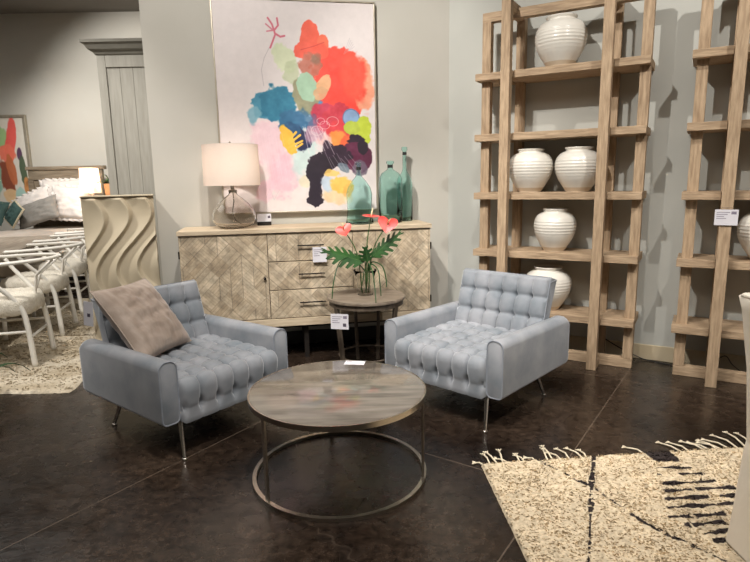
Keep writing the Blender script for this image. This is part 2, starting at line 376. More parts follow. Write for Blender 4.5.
# ------------------------------------------------------------------ sideboard
sb=empty('sideboard',W2(-1.342,.02),RZ2)
tag(sb,'long pale wood sideboard with diagonal parquet doors and three central drawers','sideboard')
wd=1.03; D0=.45   # local: x -wd..wd, front at y=-D0, back 0
MB().box(-wd-.006,-D0-.035,1.082,wd+.006,.0,1.118).build('top_board',M['cred'],sb,bevel=.004)
MB().box(-wd,-D0,.30,wd,-.002,1.078).build('carcass',M['gap'],sb)
MB().box(-wd-.002,-D0-.024,.30,wd+.002,-D0-.001,.366).build('bottom_rail',M['cred'],sb,bevel=.003)
def parq(U,V,w,h,ox,oz,seed):
    x=(U-.5)*w+ox; z=(V-.5)*h+oz
    p=(x+z)/sqrt(2); q=(x-z)/sqrt(2); c=.130
    I=np.floor(p/c); J=np.floor(q/c); fp=p/c-I; fq=q/c-J
    rot=((I+J)%2)==0
    # some cells are split along their diagonal
    sp=hash2(I,J,3)>.6; rot=np.where(sp&(fp+fq>1),~rot,rot)
    # long bands crossing the panel
    band1=(np.abs(I%5-2)<.1); band2=(np.abs(J%5-1)<.1)&~band1
    t=np.where(rot,fp,fq); L=np.where(rot,fq,fp)
    t=np.where(band1,fp,t); t=np.where(band2,fq,t)
    ns=np.where(band1|band2,3,6); K=np.floor(t*ns); ft=t*ns-K
    h1=hash2(I*np.where(band1,1,1)+0,np.where(band1,np.floor(J/4),J),K+11+seed)
    h1=np.where(band2,hash2(np.floor(I/4),J,K+41+seed),h1)
    hc=hash2(I,J,seed+5)
    base=np.array([180,160,133])[None,None]; lite=np.array([218,201,175])[None,None]
    m=np.clip(.5*h1+.45*hc+.10*np.where(rot,1,-1),0,1)[...,None]; col=base*(1-m)+lite*m
    groove=(ft<.10)|(ft>.90); edge=(~band1&~band2)&((fp<.025)|(fq<.025))|((band1)&(fp<.03))|((band2)&(fq<.03))
    diag=sp&(np.abs(fp+fq-1)<.03)&~band1&~band2
    col=np.where(groove[...,None],col*.9,col); col=np.where((edge|diag)[...,None],col*.8,col)
    col=col*(.96+.08*vnoise(x*60,z*60,seed))[...,None]
    return col
def front(name,x0,x1,z0,z1,seed):
    w=x1-x0;h=z1-z0; step=.0032
    f=MB().box(x0,-D0-.018,z0,x1,-D0-.0005,z1).build(name,M['cred'],sb,bevel=.0015)
    colgrid('parquet_face',int(w/step),int(h/step),lambda U,V:(x0+.003+U*(w-.006),-D0-.0188+0*U,z0+.003+V*(h-.006)),lambda U,V:parq(U,V,w,h,(x0+x1)/2,(z0+z1)/2,seed),M['parq'],f)
    return f
zl=.372; zt=1.076
dl=front('door',-wd+.004,-.343,zl,zt,1)
dr=front('door',.359,wd-.004,zl,zt,2)
kz=.716
for d,x in ((dl,-.373),(dr,.389)):
    k=MB().lathe([(.004,0),(.004,.012),(.011,.016),(.012,.022),(.006,.026)],16).xf(Matrix.Rotation(pi/2,4,'X')).xf(Matrix.Translation((x,-D0-.018,kz))).build('knob',M['iron'],d,smooth=True)
for i,(a,b) in enumerate(((.849,zt),(.613,.842),(zl,.606))):
    d=front('drawer',-.338,.354,a,b,4+i)
    hz=(a+b)/2+.012
    t=MB().tube([(-.10,-D0-.046,hz),(.115,-D0-.046,hz)],.0055,8)
    for x in (-.07,.085): t.tube([(x,-D0-.018,hz),(x,-D0-.046,hz)],.005,8)
    t.build('handle',M['iron'],d,smooth=True)
for x in (-wd,wd):
    for z in (.93,.47):
        MB().box(x-.006,-D0-.022,z-.03,x+.006,-D0-.008,z+.03).build('hinge',M['iron'],sb,bevel=.001)
for x in (-.9,-.05,.9):
    for y in (-D0+.06,-.06):
        MB().box(x-.02,y-.02,0,x+.02,y+.02,.2999).build('leg',M['iron'],sb,bevel=.002)
for y in (-D0+.06,-.06):
    MB().box(-.88,y-.012,.27,.88,y+.012,.2995).build('stretcher',M['iron'],sb)
c=empty('price_card',W2(-1.342+.078,.02+.485,.958),RZ2)
tag(c,'white price card hanging from the top drawer handle of the sideboard','price card')
lines_card(c,.115,.125,-.014)
MB().tube([(-.0,-.013,-.005),(-.005,-.024,.012),(-.015,-.013,.022)],.001,6).build('cord',M['cap'],c)

# ------------------------------------------------------------------ large painting
pw_,ph_=1.365,1.765; pz=1.218
pt=empty('abstract_painting',W2(-2.045,.012,pz),RZ2)
tag(pt,'large abstract painting of red, teal and plum shapes in a thin champagne frame','painting')
fr=MB()
for a in ((0,-.04,0,pw_,0,.012),(0,-.04,ph_-.012,pw_,0,ph_),(0,-.04,.012,.012,0,ph_-.012),(pw_-.012,-.04,.012,pw_,0,ph_-.012)): fr.box(*a)
fr.build('frame',M['champ'],pt,bevel=.002)
MB().box(.012,-.012,.012,pw_-.012,-.002,ph_-.012).build('backing_board',M['framedark'],pt)
def paint1(U,V):
    # artwork coordinates: X 214..374, Y 0..217 across the canvas
    X=214+7.5*(1-V)+U*(158-4*(1-V)) ; Y=(1-V)*217-(U)*8*(1-V)
    n1=(vnoise(X*.16,Y*.16,1)-.5)*2; n2=(vnoise(X*.45,Y*.45,2)-.5)*2; n3=(vnoise(X*.9,Y*.9,4)-.5)*2
    n4=(vnoise(X*.05,Y*.5,6)-.5)*2
    C=np.zeros(U.shape+(3,))+np.array([224,214,212])
    C=C+(n1*1.5)[...,None]
    def mixin(m,col,vary=8):
        nonlocal C
        m=np.clip(m,0,1)[...,None]; cc=np.array(col,float)+(n1*vary*.7+n2*vary*.35)[...,None]
        C=C*(1-m)+cc*m
    def bl(cx,cy,rx,ry,col,a=1,ang=0,rag=.12,soft=.06,vary=8,hx=.5):
        dx=X-cx; dy=Y-cy; ca,sa=cos(radians(ang)),sin(radians(ang))
        x=(dx*ca+dy*sa)/rx; y=(-dx*sa+dy*ca)/ry
        d=np.sqrt(x*x+y*y)+n1*rag+n2*rag*hx
        mixin(a*np.clip((1-d)/soft+.5,0,1),col,vary)
    def st(pts,w,col,a=1):
        d=np.full(U.shape,1e9)
        for (x0,y0),(x1,y1) in zip(pts,pts[1:]):
            l2=(x1-x0)**2+(y1-y0)**2+1e-9; t=np.clip(((X-x0)*(x1-x0)+(Y-y0)*(y1-y0))/l2,0,1)
            d=np.minimum(d,np.hypot(X-x0-t*(x1-x0),Y-y0-t*(y1-y0)))
        mixin(a*np.clip((w-d)/.35+.5,0,1),col,5)
    bl(270,150,16,36,(230,192,202),.8,-12,.25,.5); bl(280,175,13,22,(232,182,196),.75,10,.25,.5); bl(262,135,12,18,(234,202,210),.7,0,.25,.5)
    bl(262,192,8,13,(236,196,208),.8,20,.2,.3)
    bl(302,150,12,26,(192,216,212),.8,15,.2,.3); bl(320,170,16,20,(224,206,208),.6,0,.2,.4)
    bl(302,182,6,7,(222,212,186),.9,0,.15,.2)
    bl(282,58,10,15,(208,216,178),.85,-20,.25,.2); bl(289,70,8,11,(188,196,160),.8,0,.2,.2)
    bl(262,104,12,15,(64,136,164),1,0,.2,.12,14); bl(277,102,19,19,(44,122,152),1,10,.18,.12,14); bl(252,112,6,9,(120,170,188),.9,0,.3,.3)
    bl(291,120,14,13,(50,108,146),1,25,.2,.2,14)
    bl(297,136,9,14,(34,40,76),1,-30,.3,.2,10); bl(289,128,9,7,(40,84,124),1,0,.25,.3,10)
    bl(318,104,16,13,(86,140,186),1,0,.2,.2,14)
    bl(336,72,27,30,(246,78,62),1,0,.14,.06,8); bl(341,88,25,25,(246,72,58),1,0,.14,.08,8)
    bl(361,80,11,27,(240,160,128),1,-8,.14,.15,10); bl(352,72,13,24,(244,86,66),1,-6,.14,.3,8)
    bl(308,35,9.5,18,(238,96,72),1,2,.1,.06,8); bl(321,40,6,9,(240,110,80),1,0,.1,.08,8); bl(303,48,10,9,(240,98,76),1,0,.12,.08); bl(318,48,8,8,(242,96,74),1,0,.12,.1)
    st([(299,47),(312,43),(322,39)],.5,(214,70,60),.8)
    bl(308,62,11,13,(190,112,92),.9,0,.15,.15,12); bl(314,55,5,6,(120,104,84),.6,0,.2,.4)
    bl(303,93,13,20,(154,150,118),.95,-8,.16,.12,14)
    bl(305,84,10,15,(166,200,172),.95,-14,.1,.06,8); bl(322,80,7,10,(226,172,128),1,25,.12,.08,10); bl(318,90,8,6,(216,168,128),.9,-40,.14,.1,10)
    bl(322,110,14,11,(196,60,84),1,-10,.2,.15,16); bl(334,112,13,13,(206,62,78),1,0,.2,.15,16); bl(338,128,14,12,(222,66,74),1,0,.2,.2,12); bl(315,122,9,8,(214,72,96),.9,0,.25,.2,16)
    bl(301,117,12,8,(60,110,150),.8,30,.3,.4,16)
    bl(336,136,9,9,(248,148,70),1,0,.2,.25,10); bl(345,140,7,8,(240,104,62),1,0,.2,.3,10); bl(320,138,9,6,(232,190,186),.9,0,.3,.4,12)
    bl(310,132,8,8,(196,150,170),.8,30,.3,.4,16)
    bl(349,114,8.5,9,(134,170,208),.95,0,.08,.08,10)
    st([(349+8.5*cos(t/4),114+9*sin(t/4)) for t in range(27)],.45,(96,110,150),.9)
    bl(361,128,9,15,(196,210,66),1,0,.16,.08,10); bl(350,124,8,7,(186,200,76),1,0,.16,.1,10)
    bl(355,140,10,9,(44,28,44),1,20,.2,.1,8); bl(354,154,14,17,(98,36,66),1,-25,.14,.08,12); bl(366,154,5,12,(88,34,60),1,0,.2,.1,10); bl(361,144,6,8,(40,26,40),1,0,.2,.1,8)
    bl(334,154,15,11,(48,28,46),1,-15,.16,.08,8); bl(320,161,16,11,(38,24,38),1,-8,.16,.08,6); bl(311,170,9,11,(36,24,38),1,0,.16,.08,6); bl(312,189,7,19,(36,24,40),1,-3,.18,.08,6); bl(312,202,9,5,(36,24,40),1,0,.15,.1,6)
    bl(326,147,6,8,(52,32,52),.95,-30,.25,.2,8)
    bl(334,196,15,9,(238,204,160),.9,0,.2,.3,10); bl(325,184,7,8,(188,204,220),.9,0,.2,.3,10); bl(338,184,12,9,(240,196,92),.95,10,.2,.15,12); bl(330,172,8,4,(240,200,110),.9,0,.25,.2,10)
    bl(345,190,5,8,(232,168,80),.7,0,.25,.3,10); bl(341,166,7,4,(112,128,142),.9,35,.15,.15,8); bl(358,166,8,8,(108,96,112),.85,0,.15,.15,10)
    bl(285,139,6.5,15,(238,186,66),1,-18,.2,.1,8)
    for a,b in (((286,146),(299,139)),((286,142),(297,133)),((286,139),(293,130)),((288,150),(299,142))): st([a,b],1.1,(240,190,74))
    st([(267,17),(271,23),(273,29),(274,33),(271,41),(269,46)],.9,(206,106,124)); st([(273,29),(277,24),(276,17)],.9,(206,106,124)); st([(274,32),(279,35),(283,34)],1.0,(206,106,124)); st([(265,23),(271,28)],.7,(206,116,132)); st([(266,30),(272,29)],.7,(206,116,132))
    st([(268,46),(263,56),(260,68),(262,84)],.28,(176,166,168),.8)
    for k in range(9):
        st([(300+k*2.4,124+k%3),(306+k*3.2,152-(k%4)*3)],.25,(226,210,214),.7)
    for k in range(7): st([(322+k*4,150+(k*5)%7),(330+k*5,168+(k*3)%6)],.22,(200,190,196),.55)
    for k in range(14): st([(250+k*2.2,128+(k*7)%11),(256+k*2.4,178+(k*5)%13)],.2,(240,216,222),.35)
    for cx,cy,r in ((314,128,6),(322,122,5),(330,118,6),(318,118,4)): st([(cx+r*cos(t/3),cy+r*.8*sin(t/3)) for t in range(20)],.25,(236,208,208),.7)
    for k in range(5): st([(342+k*1.5,50-k),(348+k*1.2,34+k*2)],.22,(178,168,172),.6)
    st([(262,200),(266,190),(270,202),(276,190)],.25,(200,190,190),.6)
    return C
cv=colgrid('canvas',400,520,lambda U,V:(.013+U*(pw_-.026),-.03+0*U,.013+V*(ph_-.026)),paint1,M['canvas'],pt)
sd=MB().box(.013,-.0295,.013,pw_-.013,-.0125,ph_-.013).build('canvas_edge',M['card'],pt)

# ------------------------------------------------------------------ table lamp
lp=empty('table_lamp',W2(-1.94,.30,1.1182))
tag(lp,'table lamp with a round clear glass base and white drum shade','lamp')
out=[(.001,.004),(.10,0.002),(.145,.022),(.175,.065),(.178,.10),(.165,.145),(.125,.20),(.075,.245),(.036,.275),(.030,.30)]
inn=[(.026,.30),(.032,.272),(.071,.242),(.12,.197),(.159,.143),(.172,.10),(.169,.067),(.140,.027),(.098,.010),(.001,.012)]
MB().lathe(out+inn,48,caps=False).build('glass_base',M['lampglass'],lp,smooth=True)
MB().lathe([(.034,.296),(.034,.312),(.016,.318),(.016,.36),(.022,.362),(.022,.42),(.008,.425),(.0015,.43)],24).build('neck',M['pewter'],lp,smooth=True,angle=40)
MB().tube([(0,0,.30),(.006,.0,.22),(-.012,0,.13),(.01,.012,.06),(.05,.02,.03)],.0045,8).build('cord',M['pewter'],lp,smooth=True)
MB().lathe([(.226,.348),(.222,.672)],64,caps=False).build('lamp_shade',M['shade'],lp,smooth=True)
rg=MB().tube([(.219*cos(t*pi/24),.219*sin(t*pi/24),.664) for t in range(48)],.002,6,closed=True)
for k in range(3): rg.tube([(0,0,.664),(.219*cos(k*2*pi/3),.219*sin(k*2*pi/3),.664)],.002,6)
rg.tube([(0,0,.42),(0,0,.664)],.003,6)
rg.build('shade_ring',M['pewter'],lp)
MB().lathe([(.003,.664),(.003,.684),(.008,.688),(.006,.698),(.001,.70)],16).build('finial',M['pewter'],lp,smooth=True)
lpl=bpy.data.lights.new('lamp_bulb','POINT'); lpl.energy=1.2; lpl.color=(1,.85,.74); lpl.shadow_soft_size=.035
lo=bpy.data.objects.new('lamp_bulb',lpl); COL.objects.link(lo); lo.location=lp.location+Vector((0,0,.50))

sh_=empty('sign_holder',W2(-1.70,.12,1.1182),RZ2)
tag(sh_,'small clear block sign holder with a white card beside the lamp','sign holder')
MB().box(-.06,-.014,0,.06,.014,.032).build('block_base',M['iron'],sh_,bevel=.002)
MB().box(-.06,-.002,.0322,.06,.002,.10).build('card',M['card'],sh_)
MB().box(.03,-.0028,.062,.05,-.0022,.082).build('printed_text',M['inkdark'],sh_)

# ------------------------------------------------------------------ glass bottles
def bottle(u,off,prof,th,label,capz,capr):
    r=empty('glass_bottle',W2(u,off,1.1184)); tag(r,label,'bottle','teal glass bottles on the sideboard')
    inn=[(max(a-th,.001),b) for a,b in prof[::-1]]; inn[-1]=(.001,th+.004)
    MB().lathe([(.001,.003)]+prof+inn,48,caps=False).build('glass_body',M['teal'],r,smooth=True)
    MB().lathe([(capr-.002,capz-.016),(capr+.0015,capz-.016),(capr+.0015,capz+.010),(capr-.002,capz+.010)],24,caps=False).build('neck_band',M['cap'],r,smooth=True,angle=40)
    return r
bottle(-.885,.26,[(.118,0),(.122,.012),(.112,.05),(.104,.12),(.110,.20),(.112,.255),(.098,.31),(.065,.36),(.030,.40),(.019,.43),(.018,.49),(.024,.495),(.024,.515),(.019,.52)],.004,'teal glass jug with a flared foot in front of the painting',.472,.019)
bottle(-.60,.22,[(.098,0),(.104,.012),(.104,.34),(.098,.39),(.078,.425),(.040,.45),(.024,.46),(.022,.505),(.034,.51),(.034,.525),(.026,.53)],.004,'wide straight-sided teal glass bottle with a short neck',.488,.0225)
bottle(-.445,.11,[(.062,0),(.070,.010),(.070,.33),(.062,.375),(.042,.41),(.022,.445),(.018,.48),(.0175,.62),(.026,.625),(.026,.65),(.019,.655)],.0035,'slim teal glass bottle with a long neck, nearest the corner',.60,.0175)

# ------------------------------------------------------------------ side table
TX,TY=-.072,4.345
st_=empty('side_table',(TX,TY,0)); tag(st_,'round dark grey wood side table holding a vase of red flowers','side table')
MB().lathe([(.001,.572),(.300,.572),(.306,.576),(.308,.59),(.304,.598),(.001,.6)],72,caps=False).build('table_top',M['side_top'],st_,smooth=True,angle=35)
MB().lathe([(.285,.535),(.292,.535),(.292,.572),(.285,.572)],64,caps=False).build('apron',M['side_wood'],st_,smooth=True,angle=35)
for a in (217,323,111,69):
    ca,sa=cos(radians(a)),sin(radians(a))
    top=Vector((ca*.283,sa*.283,.571)); bot=Vector((ca*.235,sa*.235,.0))
    if a in (217,323): bot=Vector((ca*.225,sa*.225,0))
    w=.02 if a in (217,323) else .012
    m=MB().box(-w,-.012,0,w,.012,1)
    d=top-bot; A=Matrix(((-sa,ca,d.x,bot.x),(ca,sa,d.y,bot.y),(0,0,d.z,bot.z),(0,0,0,1)))
    m.xf(A).build('leg',M['side_wood'],st_,bevel=.002)
MB().tube([(.222*cos(t*pi/24),.222*sin(t*pi/24),.12) for t in range(48)],.008,8,closed=True).build('stretcher_ring',M['side_wood'],st_,smooth=True)
c=empty('price_card',at(339.5,314,TY-.30)); c.rotation_euler[2]=radians(-12)
tag(c,'white price card hanging from the rim of the round side table','price card')
lines_card(c,.135,.115,-.004)
MB().box(.025,-.0048,-.095,.05,-.0042,-.07).build('printed_text',M['inkdark'],c)
MB().tube([(0,-.002,-.004),(0,-.001,.02),(.004,.008,.04)],.001,6).build('cord',M['cap'],c)

# flower vase
fv=empty('flower_vase',(TX-.005,TY+.01,.6002)); tag(fv,'flared clear glass vase on the round side table','vase')
po=[(.056,0),(.062,.004),(.062,.03),(.064,.09),(.074,.15),(.092,.20)]
MB().lathe([(.001,.001)]+po+[(a-.003,b) for a,b in po[::-1][:-1]]+[(.001,.012)],40,caps=False).build('glass_wall',M['clear'],fv,smooth=True)
# flowers
def stemtube(name,pts,r,mat_,par): 
    # catmull smoothing
    P=[Vector(p) for p in pts]; out=[]
    for i in range(len(P)-1):
        p0=P[max(i-1,0)];p1=P[i];p2=P[i+1];p3=P[min(i+2,len(P)-1)]
        for k in range(6):
            t=k/6; out.append(.5*((2*p1)+(p2-p0)*t+(2*p0-5*p1+4*p2-p3)*t*t+(3*p1-p0-3*p2+p3)*t**3))
    out.append(P[-1]); n=len(out)
    rr=[r*(1-.3*i/n) for i in range(n)]
    return MB().tube(out,rr,8).build(name,mat_,par,smooth=True)
G='anthurium flowers in the glass vase'
def anthurium(px,py,dy,size,tilt,roll,label,base=(-.01,0)):
    hd=at(px,py,TY+dy); b=Vector((TX+base[0],TY+base[1],.64))
    r=empty('anthurium',(b.x,b.y,b.z)); tag(r,label,'flower',G)
    mid=b.lerp(hd,.5)+Vector(((b.x-hd.x)*.25,0,.05))
    stemtube('stem',[Vector((0,0,-.02)),mid-b,hd-b],.005,M['stem'],r)
    # heart shaped spathe
    m=MB(); n=28; nr=5; pts=[]
    R=Matrix.Rotation(roll,4,'Y')@Matrix.Rotation(tilt,4,'X')
    for j in range(nr+1):
        f=j/nr
        for k in range(n):
            t=2*pi*k/n
            x=.62*size*(sin(t)**3)*1.05*f; y=(.52*cos(t)-.2*cos(2*t)-.08*cos(3*t))*size*f
            z=.05*size*(f*f)*(1+.8*cos(2*t))-.02*size*(1-f)
            pts.append(hd-b+R@Vector((x,y,z)))
    m.grid(pts,nr+1,n,wrap=True).build('spathe',M['coral'],r,smooth=True)
    MB().tube([hd-b+R@Vector((0,.08*size,0)),hd-b+R@Vector((.04*size,.16*size,.25*size)),hd-b+R@Vector((.1*size,.24*size,.55*size))],[.006,.0055,.003],8).build('spadix',M['spadix'],r,smooth=True)
    return r
anthurium(344,230,-.05,.10,radians(55),radians(-20),'coral anthurium on the left, pointing down beside the drawers',(-.03,0))
anthurium(387.5,224,-.06,.12,radians(72),radians(12),'largest coral anthurium, facing forward at the right',(.02,0))
anthurium(371,216.5,.04,.11,radians(8),radians(4),'coral anthurium seen edge-on between the other two',(0,.02))
def lobed_leaf(px0,py0,px1,py1,dy0,dy1,width,label,nl=6,group='monstera leaves in the glass vase'):
    a=at(px0,py0,TY+dy0); t_=at(px1,py1,TY+dy1); b=Vector((TX,TY,.64))
    r=empty('monstera_leaf',b); tag(r,label,'leaf',group)
    stemtube('stem',[Vector((0,0,-.02)),(a-b)*.5+Vector((0,0,.01)),a-b],.004,M['stem'],r)
    ax=(t_-a); Ln=ax.length; ax.normalize(); side=ax.cross(Vector((0,-.75,.65))).normalized(); nn=side.cross(ax)
    m=MB()
    for s in (-1,1):
        for k in range(nl):
            f0=k/nl*.92; f1=f0+.92/nl*.78
            w=width*(sin(pi*(.18+.80*(k+.5)/nl)))
            p0=a+ax*Ln*f0; p1=a+ax*Ln*f1
            fw=ax*Ln*.20
            q0=[];q1=[]
            for j in range(5):
                g=j/4; dr=nn*(-.25*w*g*g)
                q0.append(p0+side*s*w*g+fw*g+dr-b); q1.append(p1+side*s*w*g*.93+fw*g*(1-.12*g)-ax*Ln*.04*g*g+dr-b)
            m.grid([p for pr in zip(q0,q1) for p in pr],5,2)
        # web along the midrib
        m.add([a-b,a+ax*Ln-b,a+ax*Ln*.6+side*s*width*.38-nn*.01-b,a+ax*Ln*.15+side*s*width*.42-nn*.01-b],[(0,1,2,3)])
    o=m.build('leaf_blade',M['leaf'],r,smooth=False); s_=o.modifiers.new('t','SOLIDIFY'); s_.thickness=.0015
    MB().tube([a-b,a+ax*Ln-b],[.003,.001],6).build('midrib',M['stem'],r)
    return r
lobed_leaf(365,262,321,250,-.04,-.12,.095,'large dark green split leaf reaching left from the vase')
lobed_leaf(371,258,402,231,0,-.03,.075,'long green split leaf rising to the right of the vase')
lobed_leaf(368,262,365,246,-.06,-.08,.065,'short rounded green leaf in the middle of the vase',4)
def blade(pts,label):
    P=[at(x,y,TY+d) for x,y,d in pts]; b=P[0]; r=empty('grass_blade',b)
    tag(r,label,'leaf','grass blades arching from the vase')
    o=stemtube('blade',[p-b for p in P],.0055,M['leaf'],r); return r
blade([(366,272,0),(352,258,-.05),(340,262,-.12),(334,280,-.2),(332,299,-.24)],'long grass blade arching left to the table rim')
blade([(369,272,0),(372,262,-.03),(382,266,-.04),(386,278,-.06),(386.5,287,-.08)],'grass blade arching right, furthest from the vase')
blade([(369,272,0),(371,264,-.04),(378,270,-.1),(380,284,-.14),(381,296,-.17)],'grass blade drooping right of the vase, middle of three')
blade([(368,272,0),(369,264,-.05),(373,274,-.14),(375,290,-.24),(376,303,-.29)],'grass blade hanging over the front rim of the side table')
blade([(371,270,.0),(367,262,.0),(364,275,.0),(361,290,.0)],'dark grass blade bent down inside the vase')

# ------------------------------------------------------------------ coffee table
ct=empty('coffee_table',(-.200,2.715,0)); tag(ct,'round coffee table with grey washed top on a thin nickel frame','coffee table')
R_=.448
MB().lathe([(.001,.432),(R_-.006,.432),(R_-.006,.4555),(R_-.010,.4575),(.001,.4575)],96,caps=False).build('table_top',M['coffee_top'],ct,smooth=True,angle=35)
MB().lathe([(R_-.0055,.430),(R_,.430),(R_,.4565),(R_-.0055,.4565),(R_-.0055,.430)],96,caps=False).build('rim',M['nickel'],ct,smooth=True,angle=35)
MB().lathe([(R_-.020,.001),(R_,.001),(R_,.020),(R_-.020,.020),(R_-.020,.001)],96,caps=False).build('base_ring',M['nickel'],ct,smooth=True,angle=35)
for a in (222,-13,100):
    m=MB().box(-.012,-.006,.018,.012,.006,.4315)
    m.xf(Matrix.Rotation(radians(a+90),4,'Z')).xf(Matrix.Translation(((R_-.013)*cos(radians(a)),(R_-.013)*sin(radians(a)),0))).build('leg',M['nickel'],ct,bevel=.0015)
cd=empty('paper_card',(-.125,3.105,.4585),radians(-8)); tag(cd,'small white paper card lying flat on the coffee table','card')
MB().box(-.058,-.034,0,.058,.034,.0012).build('card',M['card'],cd)
MB().box(-.05,.012,.00125,-.02,.02,.0014).build('printed_text',M['print'],cd)

# ------------------------------------------------------------------ tufted armchairs
def armchair(loc, az, label):
    r=empty('armchair',(loc[0],loc[1],0),-radians(az)); tag(r,label,'armchair','grey tufted velvet armchairs')
    W=.92; t=.112; Dp=.91; zb=.2; za=.558; zs=.418; wi=W/2-t-.001
    def tuft(p,q,amp,dip,lo_=1.0):
        a=abs(sin(pi*p)); b=abs(sin(pi*q))
        h=amp*min(a,1)**.36*(min(b,1)**.36*lo_+(1-lo_))
        dp=abs(p-round(p)); dq=abs(q-round(q)); 
        return h-dip*math.exp(-((dp*7.5)**2+(dq*7.5)**2))
    # --- seat sheet: from the back, over the front edge, down the front
    a_=2*wi/6; top=.70; nrow=6; b_=(top+.02)/nrow
    nu=73; path=[]
    prof=[]; y=.715
    while y>.02: prof.append((y,zs,0,1)); y-=.0095
    for k in range(7):
        q=pi/2*k/6; prof.append((.0-.0*q+.02-.045*sin(q),zs-.045+.045*cos(q),-sin(q),cos(q)))
    z=zs-.055
    while z>zb+.01: prof.append((-.025,z,-1,0)); z-=.0095
    prof.append((-.02,zb,-1,-.5))
    ss=[0]
    for p0,p1 in zip(prof,prof[1:]): ss.append(ss[-1]+math.hypot(p1[0]-p0[0],p1[1]-p0[1]))
    sed=min(range(len(prof)),key=lambda i:abs(prof[i][1]-(zs-.0225)))  # front edge index
    s_edge=ss[sed]
    pts=[]
    for i,(y,z,ny,nz) in enumerate(prof):
        s=ss[i]
        for k in range(nu):
            u=-wi+2*wi*k/(nu-1); p=(u+wi)/a_
            if s<=s_edge:
                q=(s_edge-s)/b_+.5
                h=tuft(p,q,.034,.026)
                ed=1
            else:
                q=(s-s_edge)/(.115)
                if q<1: 
                    dp=abs(p-round(p)); 
                    e_=(1-q)**.5; h=(.019+.015*e_)*(1-(.55-.45*e_)+(.55-.45*e_)*1)*abs(sin(pi*p))**(.30+.06*e_)-.036*math.exp(-((dp*8)**2+((q-1)*3.6)**2))
                else:
                    dp=abs(p-round(p)); g_=min(1,(q-1)*1.1); h=.019*abs(sin(pi*p))**.30*(1-g_)+.017*g_-.036*math.exp(-((dp*8)**2+((q-1)*3.6)**2))
                h=h
            if k in (0,nu-1): h=.0
            pts.append((u,y+ny*h,z+nz*h))
    m=MB().grid(pts,len(prof),nu)
    n=len(prof)
    # closed sides and bottom
    for k in (0,nu-1):
        base=[i*nu+k for i in range(n)]
        x=-wi if k==0 else wi
        b0=len(m.v); m.v.append((x,.715,zb)); m.f.append(tuple(base+[b0]))
    m.f.append((len(m.v)-2,len(m.v)-1,(n-1)*nu+nu-1,(n-1)*nu))
    m.build('seat',M['velvet'],r,smooth=True,angle=75)
    # --- backrest: tilted tufted sheet with thickness
    Y0,Z0=.672,.40; Y1,Z1=.795,.815; L=math.hypot(Y1-Y0,Z1-Z0); ty,tz=(Y1-Y0)/L,(Z1-Z0)/L; ny,nz=-tz,ty
    nb=47; prof=[]; hw=wi+.004
    for i in range(nb):
        s=L*i/(nb-1); e=max(0,(s-(L-.03))/.03); prof.append((Y0+ty*s-ny*.02*e*e,Z0+tz*s-nz*.02*e*e,s))
    pts=[]
    for y,z,s in prof:
        for k in range(nu):
            u=-hw+2*hw*k/(nu-1); p=(u+hw)/(2*hw)*6; q=(L-s)/(L/3)
            h=tuft(p,q,.032,.034)
            if q<1: h=max(h,.034*(1-q)**.5*.9*(.45+.55*abs(sin(pi*p))**.5)) if q<.6 else h
            f=min(1,(hw-abs(u))/.012); h*=f**.5 if f>0 else 0
            if s>L-.012: h*=max(0,(L-s)/.012)
            pts.append((u,y+ny*h,z+nz*h))
    th=.085; m=MB().grid(pts,nb,nu)
    def bk(y,z): return (y-ny*th, z-nz*th)
    b0=len(m.v); 
    for y,z,s in (prof[0],prof[nb//2],prof[-1]):
        yy,zz=bk(y,z); m.v.append((-hw,yy,zz)); m.v.append((hw,yy,zz))
    m.f+= [(b0,b0+1,b0+3,b0+2),(b0+2,b0+3,b0+5,b0+4)]
    m.f.append(tuple([(nb-1)*nu+k for k in range(nu)]+[b0+5,b0+4]))
    m.f.append(tuple([k for k in range(nu)]+[b0+1,b0]))
    m.f.append(tuple([i*nu for i in range(nb)]+[b0+4,b0+2,b0])); m.f.append(tuple([i*nu+nu-1 for i in range(nb)]+[b0+5,b0+3,b0+1]))
    bo=m.build('backrest',M['velvet'],r,smooth=True,angle=70)
    pp=MB()
    for s in (-1,1):
        pth=[(s*(hw+.001),y-ny*.004,z-nz*.004) for y,z,_ in prof[::6]]+[(s*(hw-.001),bk(*prof[-1][:2])[0],bk(*prof[-1][:2])[1])]
        pp.tube(pth,.0035,6)
    yy,zz=prof[-1][:2]
    pp.tube([(-hw,yy,zz),(hw,yy,zz)],.0035,6)
    pp.build('piping',M['piping'],bo,smooth=True)
    # rear panel
    MB().box(-wi,.735,zb,wi,Dp-.01,za-.05).build('rear_panel',M['velvet'],r,bevel=.02,seg=4,smooth=True)
    # --- arms: lofted rounded slab
    def section(y,inset,zb_,zt_):
        hw_=t/2-inset; rb=.030; rt=hw_*.88
        pts=[]
        def arc(cx,cz,rad_,a0,a1,n):
            for k in range(n+1):
                a=radians(a0+(a1-a0)*k/n); pts.append((cx+rad_*cos(a),y,cz+rad_*sin(a)))
        rb=min(rb,hw_*.6)
        arc(hw_-rb,zb_+rb,rb,-90,0,5)
        arc(hw_-rt,zt_-rt,rt,0,90,8); arc(-hw_+rt,zt_-rt,rt,90,180,8)
        arc(-hw_+rb,zb_+rb,rb,180,270,5)
        return pts
